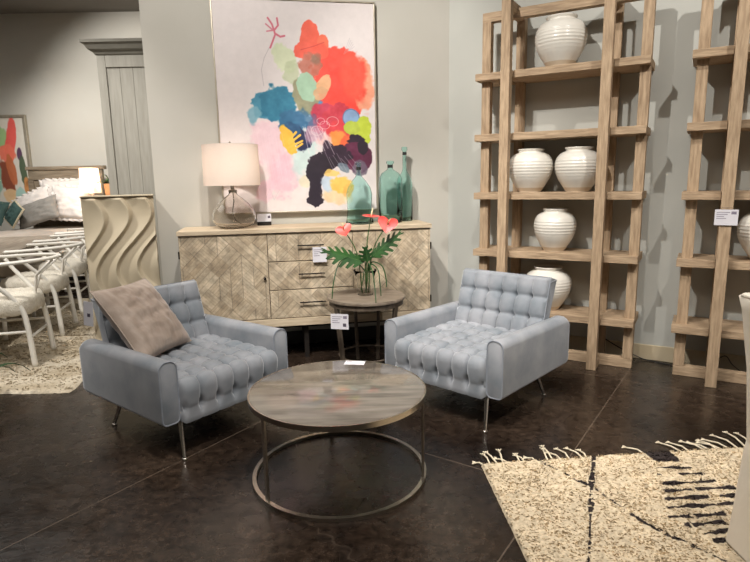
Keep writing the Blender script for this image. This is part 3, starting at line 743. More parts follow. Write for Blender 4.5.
    for s in (-1,1):
        secs=[section(-.004,.006,zb+.005,za-.006)]
        ys=[0,.004]+[.05+i*.09 for i in range(9)]
        rT=.075; rB=.055
        ys=[0.0,.01,.2,.4,.6,.7]+[Dp-rT+rT*sin(pi/2*k/8) for k in range(9)]
        for y in ys:
            dt=0; db=0; ins=0
            if y>Dp-rT: v=(y-(Dp-rT)); dt=rT-sqrt(max(0,rT*rT-v*v))
            if y>Dp-rB: v=(y-(Dp-rB)); db=rB-sqrt(max(0,rB*rB-v*v))
            if y>Dp-.03: v=y-(Dp-.03); ins=.03-sqrt(max(0,.0009-v*v))
            crown=-.012*(y/Dp)
            secs.append(section(y,ins*.8,zb+db,za-dt+crown))
        n=len(secs[0]); pts=[p for sct in secs for p in sct]
        m=MB().grid(pts,len(secs),n,wrap=True)
        m.f.append(tuple(range(n))); m.f.append(tuple((len(secs)-1)*n+k for k in range(n)))
        m.xf(Matrix.Translation((s*(W/2-t/2),0,0)))
        ao=m.build('arm',M['velvet'],r,smooth=True,angle=50)
        sp=section(-.003,.003,zb+.003,za-.003)
        MB().tube([(x+s*(W/2-t/2),y,z) for x,y,z in sp],.0042,8,closed=True).build('piping',M['piping'],ao,smooth=True)
    # --- legs
    for sx in (-1,1):
        for (ya,yb) in ((.03,-.052),(.64,.705)):
            a=Vector((sx*.335,ya,zb+.004)); b=Vector((sx*.377,yb,.012))
            lg=MB().tube([a,b],[.015,.010],14).build('leg',M['chrome'],r,smooth=True,angle=50)
            MB().lathe([(.001,0),(.015,0),(.017,.006),(.012,.014),(.001,.016)],16,c=(b.x,b.y,0)).build('foot_cap',M['chrome'],lg,smooth=True)
    return r
chR=armchair((.400,3.437),42.9,'grey velvet tufted armchair on the right, empty, facing the coffee table')
chL=copy_tree(chR); chL.location=(-.872,3.200,0); chL.rotation_euler[2]=radians(51.9)
chL['label']='grey velvet tufted armchair on the left, holding a taupe cushion'

# ------------------------------------------------------------------ cushions
def cushion_mesh(sx,sy,th,n=28,wr=0.0,seed=0,pinch=.06):
    pts=[]; 
    def P(i,j,s):
        u=-1+2*i/n; v=-1+2*j/n
        e=(1-abs(u)**2.6)*(1-abs(v)**2.6); h=th*max(e,0)**.42
        pu=u*(1-pinch*(1-v*v)); pv=v*(1-pinch*(1-u*u))
        w=wr*noise.noise(Vector((u*2.3+seed,v*5.0,seed)))*max(e,0)**.5 + wr*.5*noise.noise(Vector((u*6+seed,v*9.0,seed+3)))*max(e,0)**.5
        return (pu*sx/2,pv*sy/2,s*h+w)
    m=MB()
    m.grid([P(i,j,1) for i in range(n+1) for j in range(n+1)],n+1,n+1)
    m.grid([P(i,j,-1) for i in range(n+1) for j in range(n+1)],n+1,n+1)
    return m
def frame_mat(c,ax,ay):
    ax=Vector(ax).normalized(); ay=Vector(ay); ay=(ay-ax*ay.dot(ax)).normalized(); az=ax.cross(ay)
    A=Matrix.Identity(4)
    for i in range(3): A[i][0]=ax[i];A[i][1]=ay[i];A[i][2]=az[i];A[i][3]=c[i]
    return A
ax=Vector((.111,.485,-.011)); ay=Vector((-.290,.077,.399))
cen=Vector((-1.447,3.424,.669))
cu=empty('cushion',(cen.x,cen.y,.44)); tag(cu,'taupe velvet cushion leaning on its corner in the left armchair','cushion')
Mx=frame_mat(cen-cu.location,ax,ay)
cushion_mesh(.52,.52,.085,36,.016,2).xf(Mx).build('cushion_body',M['mauve'],cu,smooth=True)
pe=[]
n=28
def edge(u,v,pin=.06): return Mx@Vector((u*(1-pin*(1-v*v))*.26,v*(1-pin*(1-u*u))*.26,0))
for k in range(n): pe.append(edge(-1+2*k/n,-1))
for k in range(n): pe.append(edge(1,-1+2*k/n))
for k in range(n): pe.append(edge(1-2*k/n,1))
for k in range(n): pe.append(edge(-1,1-2*k/n))
MB().tube(pe,.004,6,closed=True).build('piping',M['seam'],cu,smooth=True)
tg=empty('hang_tag',at(90,297,3.18)); tag(tg,'small white hang tag dangling from the left corner of the cushion','tag')
tg.rotation_euler=(0,radians(6),radians(-15))
MB().box(-.045,-.002,-.175,.02,.0,-.03).build('card',M['card'],tg)
MB().box(-.02,-.0026,-.12,.0,-.0021,-.10).build('printed_text',M['inkdark'],tg)
MB().tube([(0,0,0),(-.006,0,-.015),(-.01,-.001,-.04)],.001,6).build('cord',M['cap'],tg)

# ------------------------------------------------------------------ rugs
def pile(name,parent,poly,nbl,hgt,colfn,wid=.006,seed=1,zb=.018):
    """tufted pile: many short leaning blades filling a polygon"""
    R=np.random.RandomState(seed); P=np.array(poly); mn=P.min(0); mx=P.max(0)
    pts=R.rand(nbl*3,2)*(mx-mn)+mn
    inside=np.zeros(len(pts),bool); j=len(P)-1
    for i in range(len(P)):
        xi,yi=P[i];xj,yj=P[j]
        c=((yi>pts[:,1])!=(yj>pts[:,1]))&(pts[:,0]<(xj-xi)*(pts[:,1]-yi)/(yj-yi+1e-12)+xi); inside^=c; j=i
    pts=pts[inside][:nbl]; n=len(pts)
    a=R.rand(n)*2*pi; ln=hgt*(.7+.6*R.rand(n)); le=hgt*(.9*R.rand(n)+.3); dr=R.rand(n)*1.6-2.2
    w=wid*(.6+.8*R.rand(n))
    cx,cy=pts[:,0],pts[:,1]; dx,dy=np.cos(a)*w,np.sin(a)*w; lx,ly=np.cos(dr)*le,np.sin(dr)*le
    z0=np.full(n,zb-.006); 
    V=np.stack([np.stack([cx-dx,cy-dy,z0],1),np.stack([cx+dx,cy+dy,z0],1),
                np.stack([cx+dx*.9+lx*.5,cy+dy*.9+ly*.5,z0+ln*.75],1),np.stack([cx-dx*.9+lx*.5,cy-dy*.9+ly*.5,z0+ln*.75],1),
                np.stack([cx+dx*.3+lx,cy+dy*.3+ly,z0+ln],1),np.stack([cx-dx*.3+lx,cy-dy*.3+ly,z0+ln],1)],1).reshape(-1,3)
    o6=np.arange(n)*6; q=np.stack([np.stack([o6,o6+1,o6+2,o6+3],1),np.stack([o6+3,o6+2,o6+4,o6+5],1)],1).reshape(-1,4).astype(np.int32)
    me=bpy.data.meshes.new(name); me.vertices.add(len(V)); me.vertices.foreach_set('co',V.astype(np.float32).ravel())
    me.loops.add(q.size); me.loops.foreach_set('vertex_index',q.ravel()); me.polygons.add(len(q))
    me.polygons.foreach_set('loop_start',np.arange(0,q.size,4,dtype=np.int32)); me.polygons.foreach_set('loop_total',np.full(len(q),4,dtype=np.int32)); me.update(calc_edges=True)
    C=colfn(cx,cy,R)/255.; C=np.clip(C,0,1); C=np.where(C<=.04045,C/12.92,((C+.055)/1.055)**2.4); C=np.repeat(C,6,0)
    ca=me.color_attributes.new('Col','FLOAT_COLOR','POINT'); ca.data.foreach_set('color',np.concatenate([C,np.ones((len(C),1))],1).astype(np.float32).ravel())
    me.materials.append(M['pile']); o=bpy.data.objects.new(name,me); COL.objects.link(o); o.parent=parent; o['kind']='stuff'
    return o
rugA=empty('shag_rug',(0,0,0)); tag(rugA,'cream shag rug with black broken stripes and fringe, at lower right','rug')
A_=(.541,2.744); B_=(.60,1.55); C_=(2.35,1.55); D_=(2.35,2.90); Am=(1.446,2.829)
polyA=[A_,B_,C_,D_,Am]
def segd(x,y,a,b):
    l2=(b[0]-a[0])**2+(b[1]-a[1])**2; t=np.clip(((x-a[0])*(b[0]-a[0])+(y-a[1])*(b[1]-a[1]))/l2,0,1)
    return np.hypot(x-a[0]-t*(b[0]-a[0]),y-a[1]-t*(b[1]-a[1])),t
def colA(x,y,R):
    n=vnoise(x*14,y*14,3); r=R.rand(len(x))
    C=np.array([217,199,170])[None]*(.93+.08*n+.05*r)[:,None]
    dark=np.array([44,34,32])
    def put(m):
        C[m]=dark*(.8+.5*r[m])[:,None]
    dash=lambda t,f,s: vnoise(t*f,t*0+s,9)
    w=(vnoise(x*9,y*9,8)-.5)*.025
    for a,b in (((.842,2.764),(1.032,2.486)),((1.032,2.486),(1.146,2.197)),((1.146,2.197),(1.301,1.991)),((1.301,1.991),(1.75,1.4))):
        d,t=segd(x,y,a,b); L=math.hypot(b[0]-a[0],b[1]-a[1]); put((np.abs(d+w*.6)<.0075)&(vnoise(x*60,y*60,17)>.36))
    for a,b in (((1.158,2.80),(1.016,2.469)),((1.016,2.469),(.833,2.01)),((.833,2.01),(.6,1.45))):
        d,t=segd(x,y,a,b); L=math.hypot(b[0]-a[0],b[1]-a[1]); put((np.abs(d+w*.6)<.010)&(vnoise(x*75,y*75,13)>.27))
    # black block and broken stripes
    put((x+w>1.44+(2.83-y)*.25)&(x+w*1.5<1.58+(2.83-y)*.1)&(y>2.715+w)&(y<2.85))
    rows=[(1.425,2.660,1.593,2.654),(1.399,2.593,1.615,2.595),(1.386,2.509,1.641,2.528),(1.365,2.448,1.684,2.464),(1.340,2.382,1.660,2.396),(1.308,2.311,1.620,2.333),(1.274,2.237,1.555,2.258),(1.321,2.178,1.519,2.200),(1.357,2.115,1.476,2.139),(1.376,2.069,1.412,2.075),]
    for k,(ax_,ay_,bx_,by_) in enumerate(rows):
        d,t=segd(x,y,(ax_,ay_),(bx_,by_)); put((d+w*.3<.0125*(1+.45*np.sin(x*38+k*2)))&(vnoise(x*24,x*0+k,5)>.12))
    return C
def yA(x): return np.where(x<1.446,2.744+(x-.541)*.0939,2.829+(x-1.446)*.0785)
def posA(U,V):
    yt=None
    x=.541+U*1.809; y=1.55+V*(yA(x)-1.55); x=x+(1-V)*(1-U)*.059
    e=np.minimum(np.minimum(U,1-U)*1.8,np.minimum(V,1-V)*1.2)
    z=.018*np.clip(e/.012,0,1)**.5+.007*(vnoise(x*60,y*90,2)-.5)+.006*(vnoise(x*22,y*30,5)-.5)
    return x,y,np.maximum(z,.001)
class _F:
    def __init__(s,n): s.n=n
    def rand(s,*a): return np.full(a[0] if a else s.n,.5)
def cA(U,V):
    x,y,z=posA(U,V); c=colA(x.ravel(),y.ravel(),_F(x.size)); v=vnoise(x.ravel()*70,y.ravel()*110,11)
    return (c*(.94+.10*v)[:,None]).reshape(U.shape+(3,))
colgrid('rug_weave',420,330,posA,cA,M['pile'],rugA,smooth=True)
pile('rug_pile',rugA,polyA,26000,.006,colA,.0045,seed=3,zb=.0225)
tas=[(484,465,-8,-2),(490,464,-6,-9),(497,463,-10,-10),(503,463,-4,-12),(509,463,-12,-4),(520,462,-4,-7),(525,462,-8,-6),(536,461,-9,-3),(548,461.5,-5,-12),(553,460,-10,-13),(562,460,-13,-7),(570,459.5,-12,-10),(584,459,-16,-10),(588,459,-8,-8),
     (646,454.5,-20,-7),(684,453,-24,-10),(692,453,-22,-10),(707,451,-24,-9),(712,451,-22,-8),(724,450,-24,-7),(731,449,-26,-9),(738,448,-24,-12),(745,446,-18,-13),(752,446,-14,-12),(718,450,-18,-9)]
for x,y,dx,dy in tas:
    a=at(x,y,1); 
    def fl(px,py):
        q=at(px,py,1.0)-Vector((0,0,H)); s_=-(H-.006)/q.z; return Vector((q.x*s_,q.y*s_,.006))
    p0=fl(x,y+1.5)+Vector((0,0,.006)); p1=fl(x+dx*.5+random.uniform(-1,1),y+dy*.55-.6); p2=fl(x+dx,y+dy)
    m=MB().tube([p0,p1+Vector((0,0,.004)),p2],[.005,.0045,.005],7)
    e=(p2-p1).normalized(); sd_=Vector((-e.y,e.x,0))
    for f in (-.6,0,.6): m.tube([p2,p2+e*.02+sd_*f*.025],[.005,.003],6)
    m.build('tassel',M['tassel'],rugA,smooth=True)

rugB=empty('dining_rug',(0,0,0)); tag(rugB,'beige carved rug under the white dining chairs at far left','rug')
polyB=[(-2.24,3.99),(-2.36,4.55),(-2.62,5.1),(-2.62,8.3),(-7.5,8.3),(-7.5,3.86),(-2.78,3.925)]
def colB(x,y,R):
    n=vnoise(x*2.2,y*7,3); n2=vnoise(x*9,y*9,5); r=R.rand(len(x))
    t=np.clip((.6*n+.4*n2-.35)*3,0,1)[:,None]
    return (np.array([192,177,152])[None]*(1-t)+np.array([216,204,183])[None]*t)*(.96+.06*r)[:,None]
def posB(U,V):
    x=-6.5+U*(6.5-2.62); y=3.90+V*3.4
    xr=np.interp(y,[3.9,3.99,4.55,5.1,8.3],[-2.25,-2.24,-2.36,-2.62,-2.62]); x=-6.5+U*(xr+6.5)
    y=np.where(V<.02,y,y); e=np.minimum(np.minimum(U,1-U)*3.8,np.minimum(V,1-V)*3.4)
    return x,y,np.maximum(.016*np.clip(e/.02,0,1)**.5+.010*(vnoise(x*10,y*26,5)-.5)+.006*(vnoise(x*40,y*60,7)-.5),.001)
def cB(U,V):
    x,y,z=posB(U,V); return colB(x.ravel(),y.ravel(),_F(x.size)).reshape(U.shape+(3,))
colgrid('rug_weave',330,360,posB,cB,M['pile'],rugB,smooth=True)
pile('rug_pile',rugB,[(-2.25,3.93),(-2.38,4.55),(-2.64,5.1),(-2.64,7),(-5,7),(-5,3.93)],16000,.007,colB,.009,seed=5,zb=.02)

# ------------------------------------------------------------------ carved panel cabinet, left
rl=empty('carved_cabinet',(-2.066,4.60,0),radians(22)); tag(rl,'cream cabinet with a wavy carved front behind the left armchair','cabinet')
w_=.537; h_=1.405
nx,nz_=90,190; pts=[]
for j in range(nz_):
    for i in range(nx):
        x=i/(nx-1); z=j/(nz_-1)
        ph=3.7*(x-(.13+.07*x)*cos(2*pi*(z-.845)/.57-.9*(x-.3))-.30*(z-.8))+.25*sin(3.1*z+2*x)+.4
        f=ph-floor(ph)
        g=(f/.82)**1.6 if f<.82 else (1-(f-.82)/.18)
        g=max(0,min(1,g)); d=.048*g
        ed=min(1,min(x,1-x,z,1-z)/.012)
        pts.append(((x-.5)*w_,-.0-d*ed,.06+z*(h_-.06-.012)))
m=MB().grid(pts,nz_,nx); m.build('carved_front',M['relief'],rl,smooth=True,angle=60)
MB().box(-w_/2,.0005,.02,w_/2,.215,h_-.011).build('cabinet_body',M['relief'],rl,bevel=.003)
MB().box(-w_/2-.004,-.03,h_-.01,w_/2+.004,.217,h_).build('cabinet_top',M['relief'],rl,bevel=.003)
MB().box(-w_/2+.02,.02,0,w_/2-.02,.2,.0199).build('plinth',M['relief'],rl)

# ------------------------------------------------------------------ tall grey armoire
am=empty('armoire',(-2.05,5.30,0)); tag(am,'tall grey washed armoire with a cornice, standing behind the wall end','armoire')
x0,x1=-.39,.34; zt_=2.62
MB().box(x0+.004,.012,.02,x1,.5,zt_).build('carcass',M['armo'],am,bevel=.003)
for k in range(5):
    a=x0+.075+k*(x1-x0-.15)/5; MB().box(a+.001,.0,.2,a+(x1-x0-.15)/5-.001,.0118,zt_-.10).build('panel_board',M['armo'],am,bevel=.002)
for a,b in ((x0,x0+.074),(x1-.074,x1)): MB().box(a,-.014,.02,b,.0118,zt_).build('stile',M['armo'],am,bevel=.003)
for a,b in ((zt_-.10,zt_),(.02,.2)): MB().box(x0+.075,-.014,a,x1-.075,.0118,b).build('rail',M['armo'],am,bevel=.003)
MB().box(x0+.02,.02,0,x1-.02,.48,.0199).build('plinth',M['armo'],am)
co=[(0,2.6205),(.012,2.63),(.02,2.645),(.05,2.665),(.07,2.70),(.092,2.715),(.092,2.74)]
pts=[]
for d,z in co:
    pts+=[(x0-d,.5,z),(x0-d,-.014-d,z),(x1+d*.3,-.014-d,z),(x1+d*.3,.5,z)]
m=MB().grid(pts,len(co),4); m.f.append(tuple((len(co)-1)*4+k for k in range(4))); m.f.append((0,1,2,3)); 
m.build('cornice',M['armo_d'],am)

# ------------------------------------------------------------------ dining chairs and table
TD=Vector((-.246,.969,0)); TF=Vector((-.969,-.246,0))   # along the table, and facing it
def wishbone():
    r=empty('dining_chair',(0,0,0)); tag(r,'x','chair','white wishbone dining chairs')
    # local: faces +Y, rear at -Y; x across
    sh=.50
    for s in (-1,1):
        # rear leg: floor, bends forward above the seat, up to the arm rail
        P=[(s*.26,-.27,.002),(s*.245,-.25,.3),(s*.24,-.225,.47),(s*.25,-.15,.60),(s*.285,-.03,.74),(s*.30,.04,.845)]
        stemtube('leg',P,.024,M['white_wood'],r)
        stemtube('leg',[(s*.27,.23,.002),(s*.255,.22,.3),(s*.25,.21,.50)],.022,M['white_wood'],r)
        MB().tube([(s*.25,-.245,.30),(s*.262,.22,.30)],.012,8).build('stretcher',M['white_wood'],r,smooth=True)
    MB().tube([(-.24,.218,.36),(.24,.218,.36)],.012,8).build('stretcher',M['white_wood'],r,smooth=True)
    MB().tube([(-.24,-.245,.24),(.24,-.245,.24)],.012,8).build('stretcher',M['white_wood'],r,smooth=True)
    MB().tube([(-.245,-.22,.465),(.245,-.22,.465),(.255,.21,.465),(-.255,.21,.465)],.016,8,closed=True).build('seat_frame',M['white_wood'],r,smooth=True)
    rail=[]
    for k in range(21):
        a=radians(-190+200*k/20); rail.append((.315*cos(a),.03+.50*sin(a),.865+.02*max(0,-sin(a))))
    rail=[(-.32,.13,.855)]+rail+[(.32,.13,.855)]
    MB().tube(rail,.019,10,flat=.75).build('top_rail',M['white_wood'],r,smooth=True)
    yr=.03-.49
    sp=MB().tube([(0,-.235,.475),(0,-.26,.60),(-.05,-.30,.74),(-.09,yr+.02,.865)],.012,8)
    sp.tube([(0,-.235,.475),(0,-.26,.60),(.05,-.30,.74),(.09,yr+.02,.865)],.012,8)
    sp.build('back_splat',M['white_wood'],r,smooth=True)
    # fur seat pad
    n=30; pts=[]
    for j in range(9):
        f=j/8
        for k in range(n*2):
            a=2*pi*k/(n*2); c_,s_=cos(a),sin(a); q=(abs(c_)**3.2+abs(s_)**3.2)**(-1/3.2)
            rr=[.80,.96,1.03,1.06,1.05,1.0,.85,.5,.02][j]; zz=[.452,.435,.45,.49,.535,.57,.59,.60,.605][j]
            w=.012*noise.noise(Vector((c_*5,s_*5,j*.9)))
            pts.append((.285*q*c_*rr+w,.262*q*s_*rr-.01+w,zz+w))
    MB().grid(pts,9,n*2,wrap=True).build('fur_seat_pad',M['fur'],r,smooth=True)
    return r
base=Vector((-2.892,4.728,0))-TF*(-.27)*1.0
wb=wishbone(); rz=atan2(TF.y,TF.x)-pi/2
labs=['white wishbone chair with fur seat pad, nearest of the row','second white wishbone chair from the front of the row','third white wishbone chair in the row along the table','furthest white wishbone chair, mostly behind the carved cabinet']
for i in range(4):
    c=wb if i==0 else copy_tree(wb)
    c.location=base+TF*(-.0)+Vector((-.30,.975,0))*(.99*i)+TF*0; c.location.z=.0155; c.rotation_euler[2]=rz; c['label']=labs[i]
dt=empty('dining_table',(-3.45,5.16,.0155)); dt.rotation_euler[2]=atan2(TD.y,TD.x)-pi/2
tag(dt,'long weathered grey dining table behind the white wishbone chairs','dining table')
dt.location=(-3.52,5.16,.0155)
# local y along the table
MB().box(-1.05,-.6,.775,0,2.35,.83).build('table_top',M['table'],dt,bevel=.005)
MB().box(-.95,-.5,.69,-.1,2.25,.7745).build('apron',M['table'],dt,bevel=.003)
for x in (-.93,-.22):
    for y in (-.48,2.13): MB().box(x,y,0,x+.11,y+.11,.6895).build('leg',M['table'],dt,bevel=.004)

# ------------------------------------------------------------------ bed
bd=empty('bed',(-5.15,8.6,0)); tag(bd,'wooden bed with a tall panelled headboard at the far left','bed')
hx0,hx1=-.62,.62
MB().box(hx0-.03,.98,1.74,hx1+.04,1.10,1.80).build('headboard_cap',M['head'],bd,bevel=.008)
MB().box(hx0,1.0,.2,hx1,1.07,1.7395).build('headboard',M['head'],bd,bevel=.004)
MB().box(hx0,.975,1.58,hx1,.9995,1.62).build('headboard_moulding',M['head'],bd,bevel=.004)
for x in (hx0,hx1-.09): MB().box(x,.97,0,x+.09,.9995,1.575).build('headboard_post',M['head'],bd,bevel=.004)
MB().box(hx0,-1.0,.25,hx1,.969,.45).build('side_rail',M['head'],bd,bevel=.004)
for x in (hx0+.02,hx1-.1):
    MB().box(x,-.98,0,x+.08,-.9,.2499).build('leg',M['head'],bd)
MB().box(hx0+.02,-.98,.4505,hx1-.02,.96,.66).build('mattress',M['linen'],bd,bevel=.05,seg=4)
# duvet
n=60; pts=[]; secx=[(-.74,.30),(-.735,.5),(-.72,.68),(-.69,.76),(-.6,.80),(-.4,.82),(-.2,.825),(0,.83),(.2,.825),(.4,.82),(.6,.80),(.69,.76),(.72,.68),(.735,.5),(.74,.30)]
for j in range(n):
    y=-1.15+1.75*j/(n-1)
    for x,z in secx:
        x*=.87
        fl_=max(0,(.12-(y+1.15))/.12); zz=z-.12*fl_*fl_
        w=.02*noise.noise(Vector((x*4,y*4,z*3)))+.012*noise.noise(Vector((x*9,y*10,z*3)))
        pts.append((x*1.0,y,zz+w))
du=empty('duvet',(-5.15,8.6,.665)); tag(du,'rumpled oatmeal linen duvet spread over the bed','duvet')
m=MB().grid([(a,b,c_-.665) for a,b,c_ in pts],n,len(secx)); 
secx=[(x*.87,z) for x,z in secx]; fr0=[(x,-1.16,.28-.665) for x,z in secx]; m.add([(x,-1.15,z-.12-.665) for x,z in secx]+[(x*1.0,-1.17,.30-.665) for x,z in secx],[(k,k+1,k+1+len(secx),k+len(secx)) for k in range(len(secx)-1)])
o=m.build('duvet_cloth',M['duvet'],du,smooth=True); s_=o.modifiers.new('t','SOLIDIFY'); s_.thickness=.02
def bedpillow(px,py,Y,sx,sy,th,lean,roll,mat_,label,ruff=False,yaw=0,cat='pillow',nm='pillow',z=None):
    p=at(px,py,Y); r=empty(nm,p); tag(r,label,cat)
    r.rotation_euler=(radians(lean),radians(roll),radians(yaw))
    cushion_mesh(sx,sy,th,24,.03,px).build('pillow_body',mat_,r,smooth=True)
    if ruff:
        pr=[]; N_=120
        for ring,(ex,amp) in enumerate(((.94,0),(1.0,.012),(1.09,.03))):
            for k in range(N_):
                a=2*pi*k/N_; c_,s_=cos(a),sin(a); q=1/max(abs(c_),abs(s_)); q=min(q,1.35)
                pr.append((sx/2*q*c_*ex,sy/2*q*s_*ex,amp*sin(k*1.25)+amp*.5*sin(k*2.9)))
        o=MB().grid(pr,3,N_,wrap=True).build('ruffle',mat_,r,smooth=True); s_=o.modifiers.new('t','SOLIDIFY'); s_.thickness=.006
    return r
bedpillow(60,198,9.36,.66,.62,.11,68,0,M['linen'],'large ruffled white pillow against the headboard',True)
bedpillow(34,206,9.05,.60,.48,.09,68,-22,M['linen'],'ruffled white pillow tilted beside the painting',True)
bedpillow(71,203,8.95,.62,.55,.11,66,4,M['linen'],'white ruffled pillow at the right edge of the bed',True)
bedpillow(38,212,8.70,.66,.40,.08,62,-18,M['grey_linen'],'plain grey pillow leaning in front of the white pillows')
r=bedpillow(14,214,8.50,.33,.26,.06,62,-55,M['tealcloth'],'dark teal cushion with cream fringe on the bed',False,0,'cushion','cushion')
MB().tube([(sx_*.165,sy_*.13,0) for sx_,sy_ in ((-1,-1),(0,-.95),(1,-1),(.95,0),(1,1),(0,.95),(-1,1),(-.95,0))],.016,8,closed=True).build('fringe',M['trim'],r,smooth=True)
bedpillow(-8,212,8.62,.42,.4,.08,62,10,M['tealcloth'],'patterned teal pillow cut off by the left edge')

# nightstand, lamp, plant
ns=empty('nightstand',(-4.20,8.9,0)); tag(ns,'dark wooden nightstand right of the bed','nightstand')
MB().box(-.26,-.22,.80,.26,.22,.84).build('top_board',M['head'],ns,bevel=.004)
MB().box(-.24,-.2,.14,.24,.2,.7995).build('carcass',M['head'],ns,bevel=.003)
for a,b in ((.16,.46),(.48,.78)):
    d=MB().box(-.22,-.215,a,.22,-.2005,b).build('drawer',M['head'],ns,bevel=.003)
    MB().lathe([(.004,0),(.014,.01),(.012,.02),(.002,.023)],12).xf(Matrix.Rotation(pi/2,4,'X')).xf(Matrix.Translation((0,-.215,(a+b)/2))).build('knob',M['iron'],d,smooth=True)
for x in (-.22,.18):
    for y in (-.18,.14): MB().box(x,y,0,x+.04,y+.04,.1399).build('leg',M['head'],ns)
l2=empty('bedside_lamp',(-4.35,8.80,.8402)); tag(l2,'small lamp with a glowing cream square shade near the headboard','lamp')
MB().lathe([(.07,0),(.08,.02),(.03,.06),(.05,.2),(.09,.34),(.04,.45),(.015,.5),(.015,.62)],24).build('lamp_base',M['ceram'],l2,smooth=True)
m=MB(); a0,a1=.11,.10
m.add([(-a0,-a0,.52),(a0,-a0,.52),(a0,a0,.52),(-a0,a0,.52),(-a1,-a1,.9),(a1,-a1,.9),(a1,a1,.9),(-a1,a1,.9)],[(0,1,5,4),(1,2,6,5),(2,3,7,6),(3,0,4,7)])
o=m.build('lamp_shade',M['shade'],l2)
b2=bpy.data.lights.new('bedside_bulb','POINT'); b2.energy=14; b2.color=(1,.72,.48); b2.shadow_soft_size=.04
bo=bpy.data.objects.new('bedside_bulb',b2); COL.objects.link(bo); bo.location=l2.location+Vector((0,0,.72))
def strap_plant(name,pos,n,L,label,cat,potr=.12,poth=.3,potm='pot',seed=1,spread=1.0,w=.02,pot=True):
    R=random.Random(seed); r=empty(name,pos); tag(r,label,cat)
    if pot:
        MB().lathe([(.001,0),(potr*.75,0),(potr,poth),(potr-.012,poth),(potr*.7,poth-.03),(.001,poth-.03)],28,caps=False).build('pot',M[potm],r,smooth=True,angle=40)
    for k in range(n):
        a=R.random()*2*pi; l=L*(.6+.5*R.random()); el=radians(R.uniform(25,80)); m=MB(); pts=[]
        for j in range(8):
            f=j/7; rad_=l*f*cos(el)*spread; z=poth-.03+l*f*sin(el)-.55*l*f*f*f
            ww=w*sin(pi*min(.97,f*.9+.12))
            c_=Vector((cos(a)*rad_,sin(a)*rad_,z)); s_=Vector((-sin(a),cos(a),0))*ww
            pts+=[c_-s_,c_+Vector((0,0,-.004)),c_+s_]
        m.grid(pts,8,3); o=m.build('leaf',M['leaf'],r,smooth=True); q=o.modifiers.new('t','SOLIDIFY'); q.thickness=.002
    return r
strap_plant('potted_plant',(-4.06,8.86,.8402),22,.36,'leafy green plant in an orange pot beside the armoire','plant',.10,.66,seed=4,w=.028)
strap_plant('floor_plant',(-2.71,3.62,0),20,.58,'dark green strappy plant in a pot, at the left edge by the rug','plant',.12,.22,'iron',seed=9,w=.022)

# second painting
p2=empty('abstract_painting',(-5.905-1.0,9.99,1.10)); tag(p2,'smaller abstract painting of orange and green strokes beside the bed','painting')
pw2,ph2=1.0,1.58; fr=MB()
for a in ((0,-.06,0,pw2,0,.05),(0,-.06,ph2-.05,pw2,0,ph2),(0,-.06,.05,.05,0,ph2-.05),(pw2-.05,-.06,.05,pw2,0,ph2-.05)): fr.box(*a)
fr.build('frame',M['champ'],p2,bevel=.004)
def paint2(U,V):
    n1=(vnoise(U*9,V*9,1)-.5)*2; n2=(vnoise(U*24,V*24,2)-.5)*2
    C=np.zeros(U.shape+(3,))+np.array([222,216,204])
    def bl(cx,cy,rx,ry,col,ang=0,a=.95):
        nonlocal C
        dx=U-cx; dy=(V-cy)*1.58; ca,sa=cos(radians(ang)),sin(radians(ang))
        x=(dx*ca+dy*sa)/rx; y=(-dx*sa+dy*ca)/ry; d=np.sqrt(x*x+y*y)+n1*.25+n2*.1
        m=(a*np.clip((1-d)/.15+.5,0,1))[...,None]; C=C*(1-m)+np.array(col)*m
    bl(.50,.78,.2,.2,(156,192,130)); bl(.72,.74,.10,.42,(236,92,84),-12); bl(.62,.60,.16,.16,(238,120,96)); bl(.86,.60,.05,.12,(90,58,88))
    bl(.56,.32,.12,.34,(140,70,48),14); bl(.68,.40,.08,.28,(196,110,70),10); bl(.90,.36,.07,.34,(80,96,72),2); bl(.93,.22,.07,.2,(206,140,84),0); bl(.6,.12,.14,.12,(232,196,150)); bl(.80,.12,.1,.16,(170,206,196)); bl(.3,.4,.16,.4,(150,190,170)); bl(.2,.7,.14,.3,(236,160,120))
    return C
colgrid('canvas',120,180,lambda U,V:(.05+U*(pw2-.1),-.04+0*U,.05+V*(ph2-.1)),paint2,M['canvas'],p2)

# ------------------------------------------------------------------ slipcovered chair, right edge
sl=empty('slipcovered_chair',(1.812,1.76,.021)); tag(sl,'cream slipcovered chair on the shag rug, cut off by the right edge','chair')
# local: back at -x, seat towards +x
rings=[]
def rring(x0,x1,y0,y1,z,r=.05,n=5):
    pts=[]
    for cx,cy,a0 in ((x1-r,y0+r,-90),(x1-r,y1-r,0),(x0+r,y1-r,90),(x0+r,y0+r,180)):
        for k in range(n+1):
            a=radians(a0+90*k/n); pts.append((cx+r*cos(a),cy+r*sin(a),z))
    return pts
def fold(pts,amp,seed):
    o=[]
    c=Vector((sum(p[0] for p in pts)/len(pts),sum(p[1] for p in pts)/len(pts),0))
    for i,p in enumerate(pts):
        d=Vector((p[0],p[1],0))-c; d.normalize(); k=amp*noise.noise(Vector((p[0]*7+seed,p[1]*7,0))); o.append((p[0]+d.x*k,p[1]+d.y*k,p[2]))
    return o
m=MB(); R_s=[fold(rring(-.405,.30,-.29,.315,.008,.03),.02,1),fold(rring(-.40,.29,-.275,.305,.12,.03),.012,1),fold(rring(-.395,.28,-.25,.29,.40,.035),.005,1),rring(-.39,.27,-.235,.285,.50,.04),rring(-.37,.255,-.22,.27,.53,.06)]
nn_=len(R_s[0]); m.grid([p for q in R_s for p in q],len(R_s),nn_,wrap=True); m.f.append(tuple((len(R_s)-1)*nn_+k for k in range(nn_))); 
m.build('skirt',M['slip'],sl,smooth=True,angle=60)
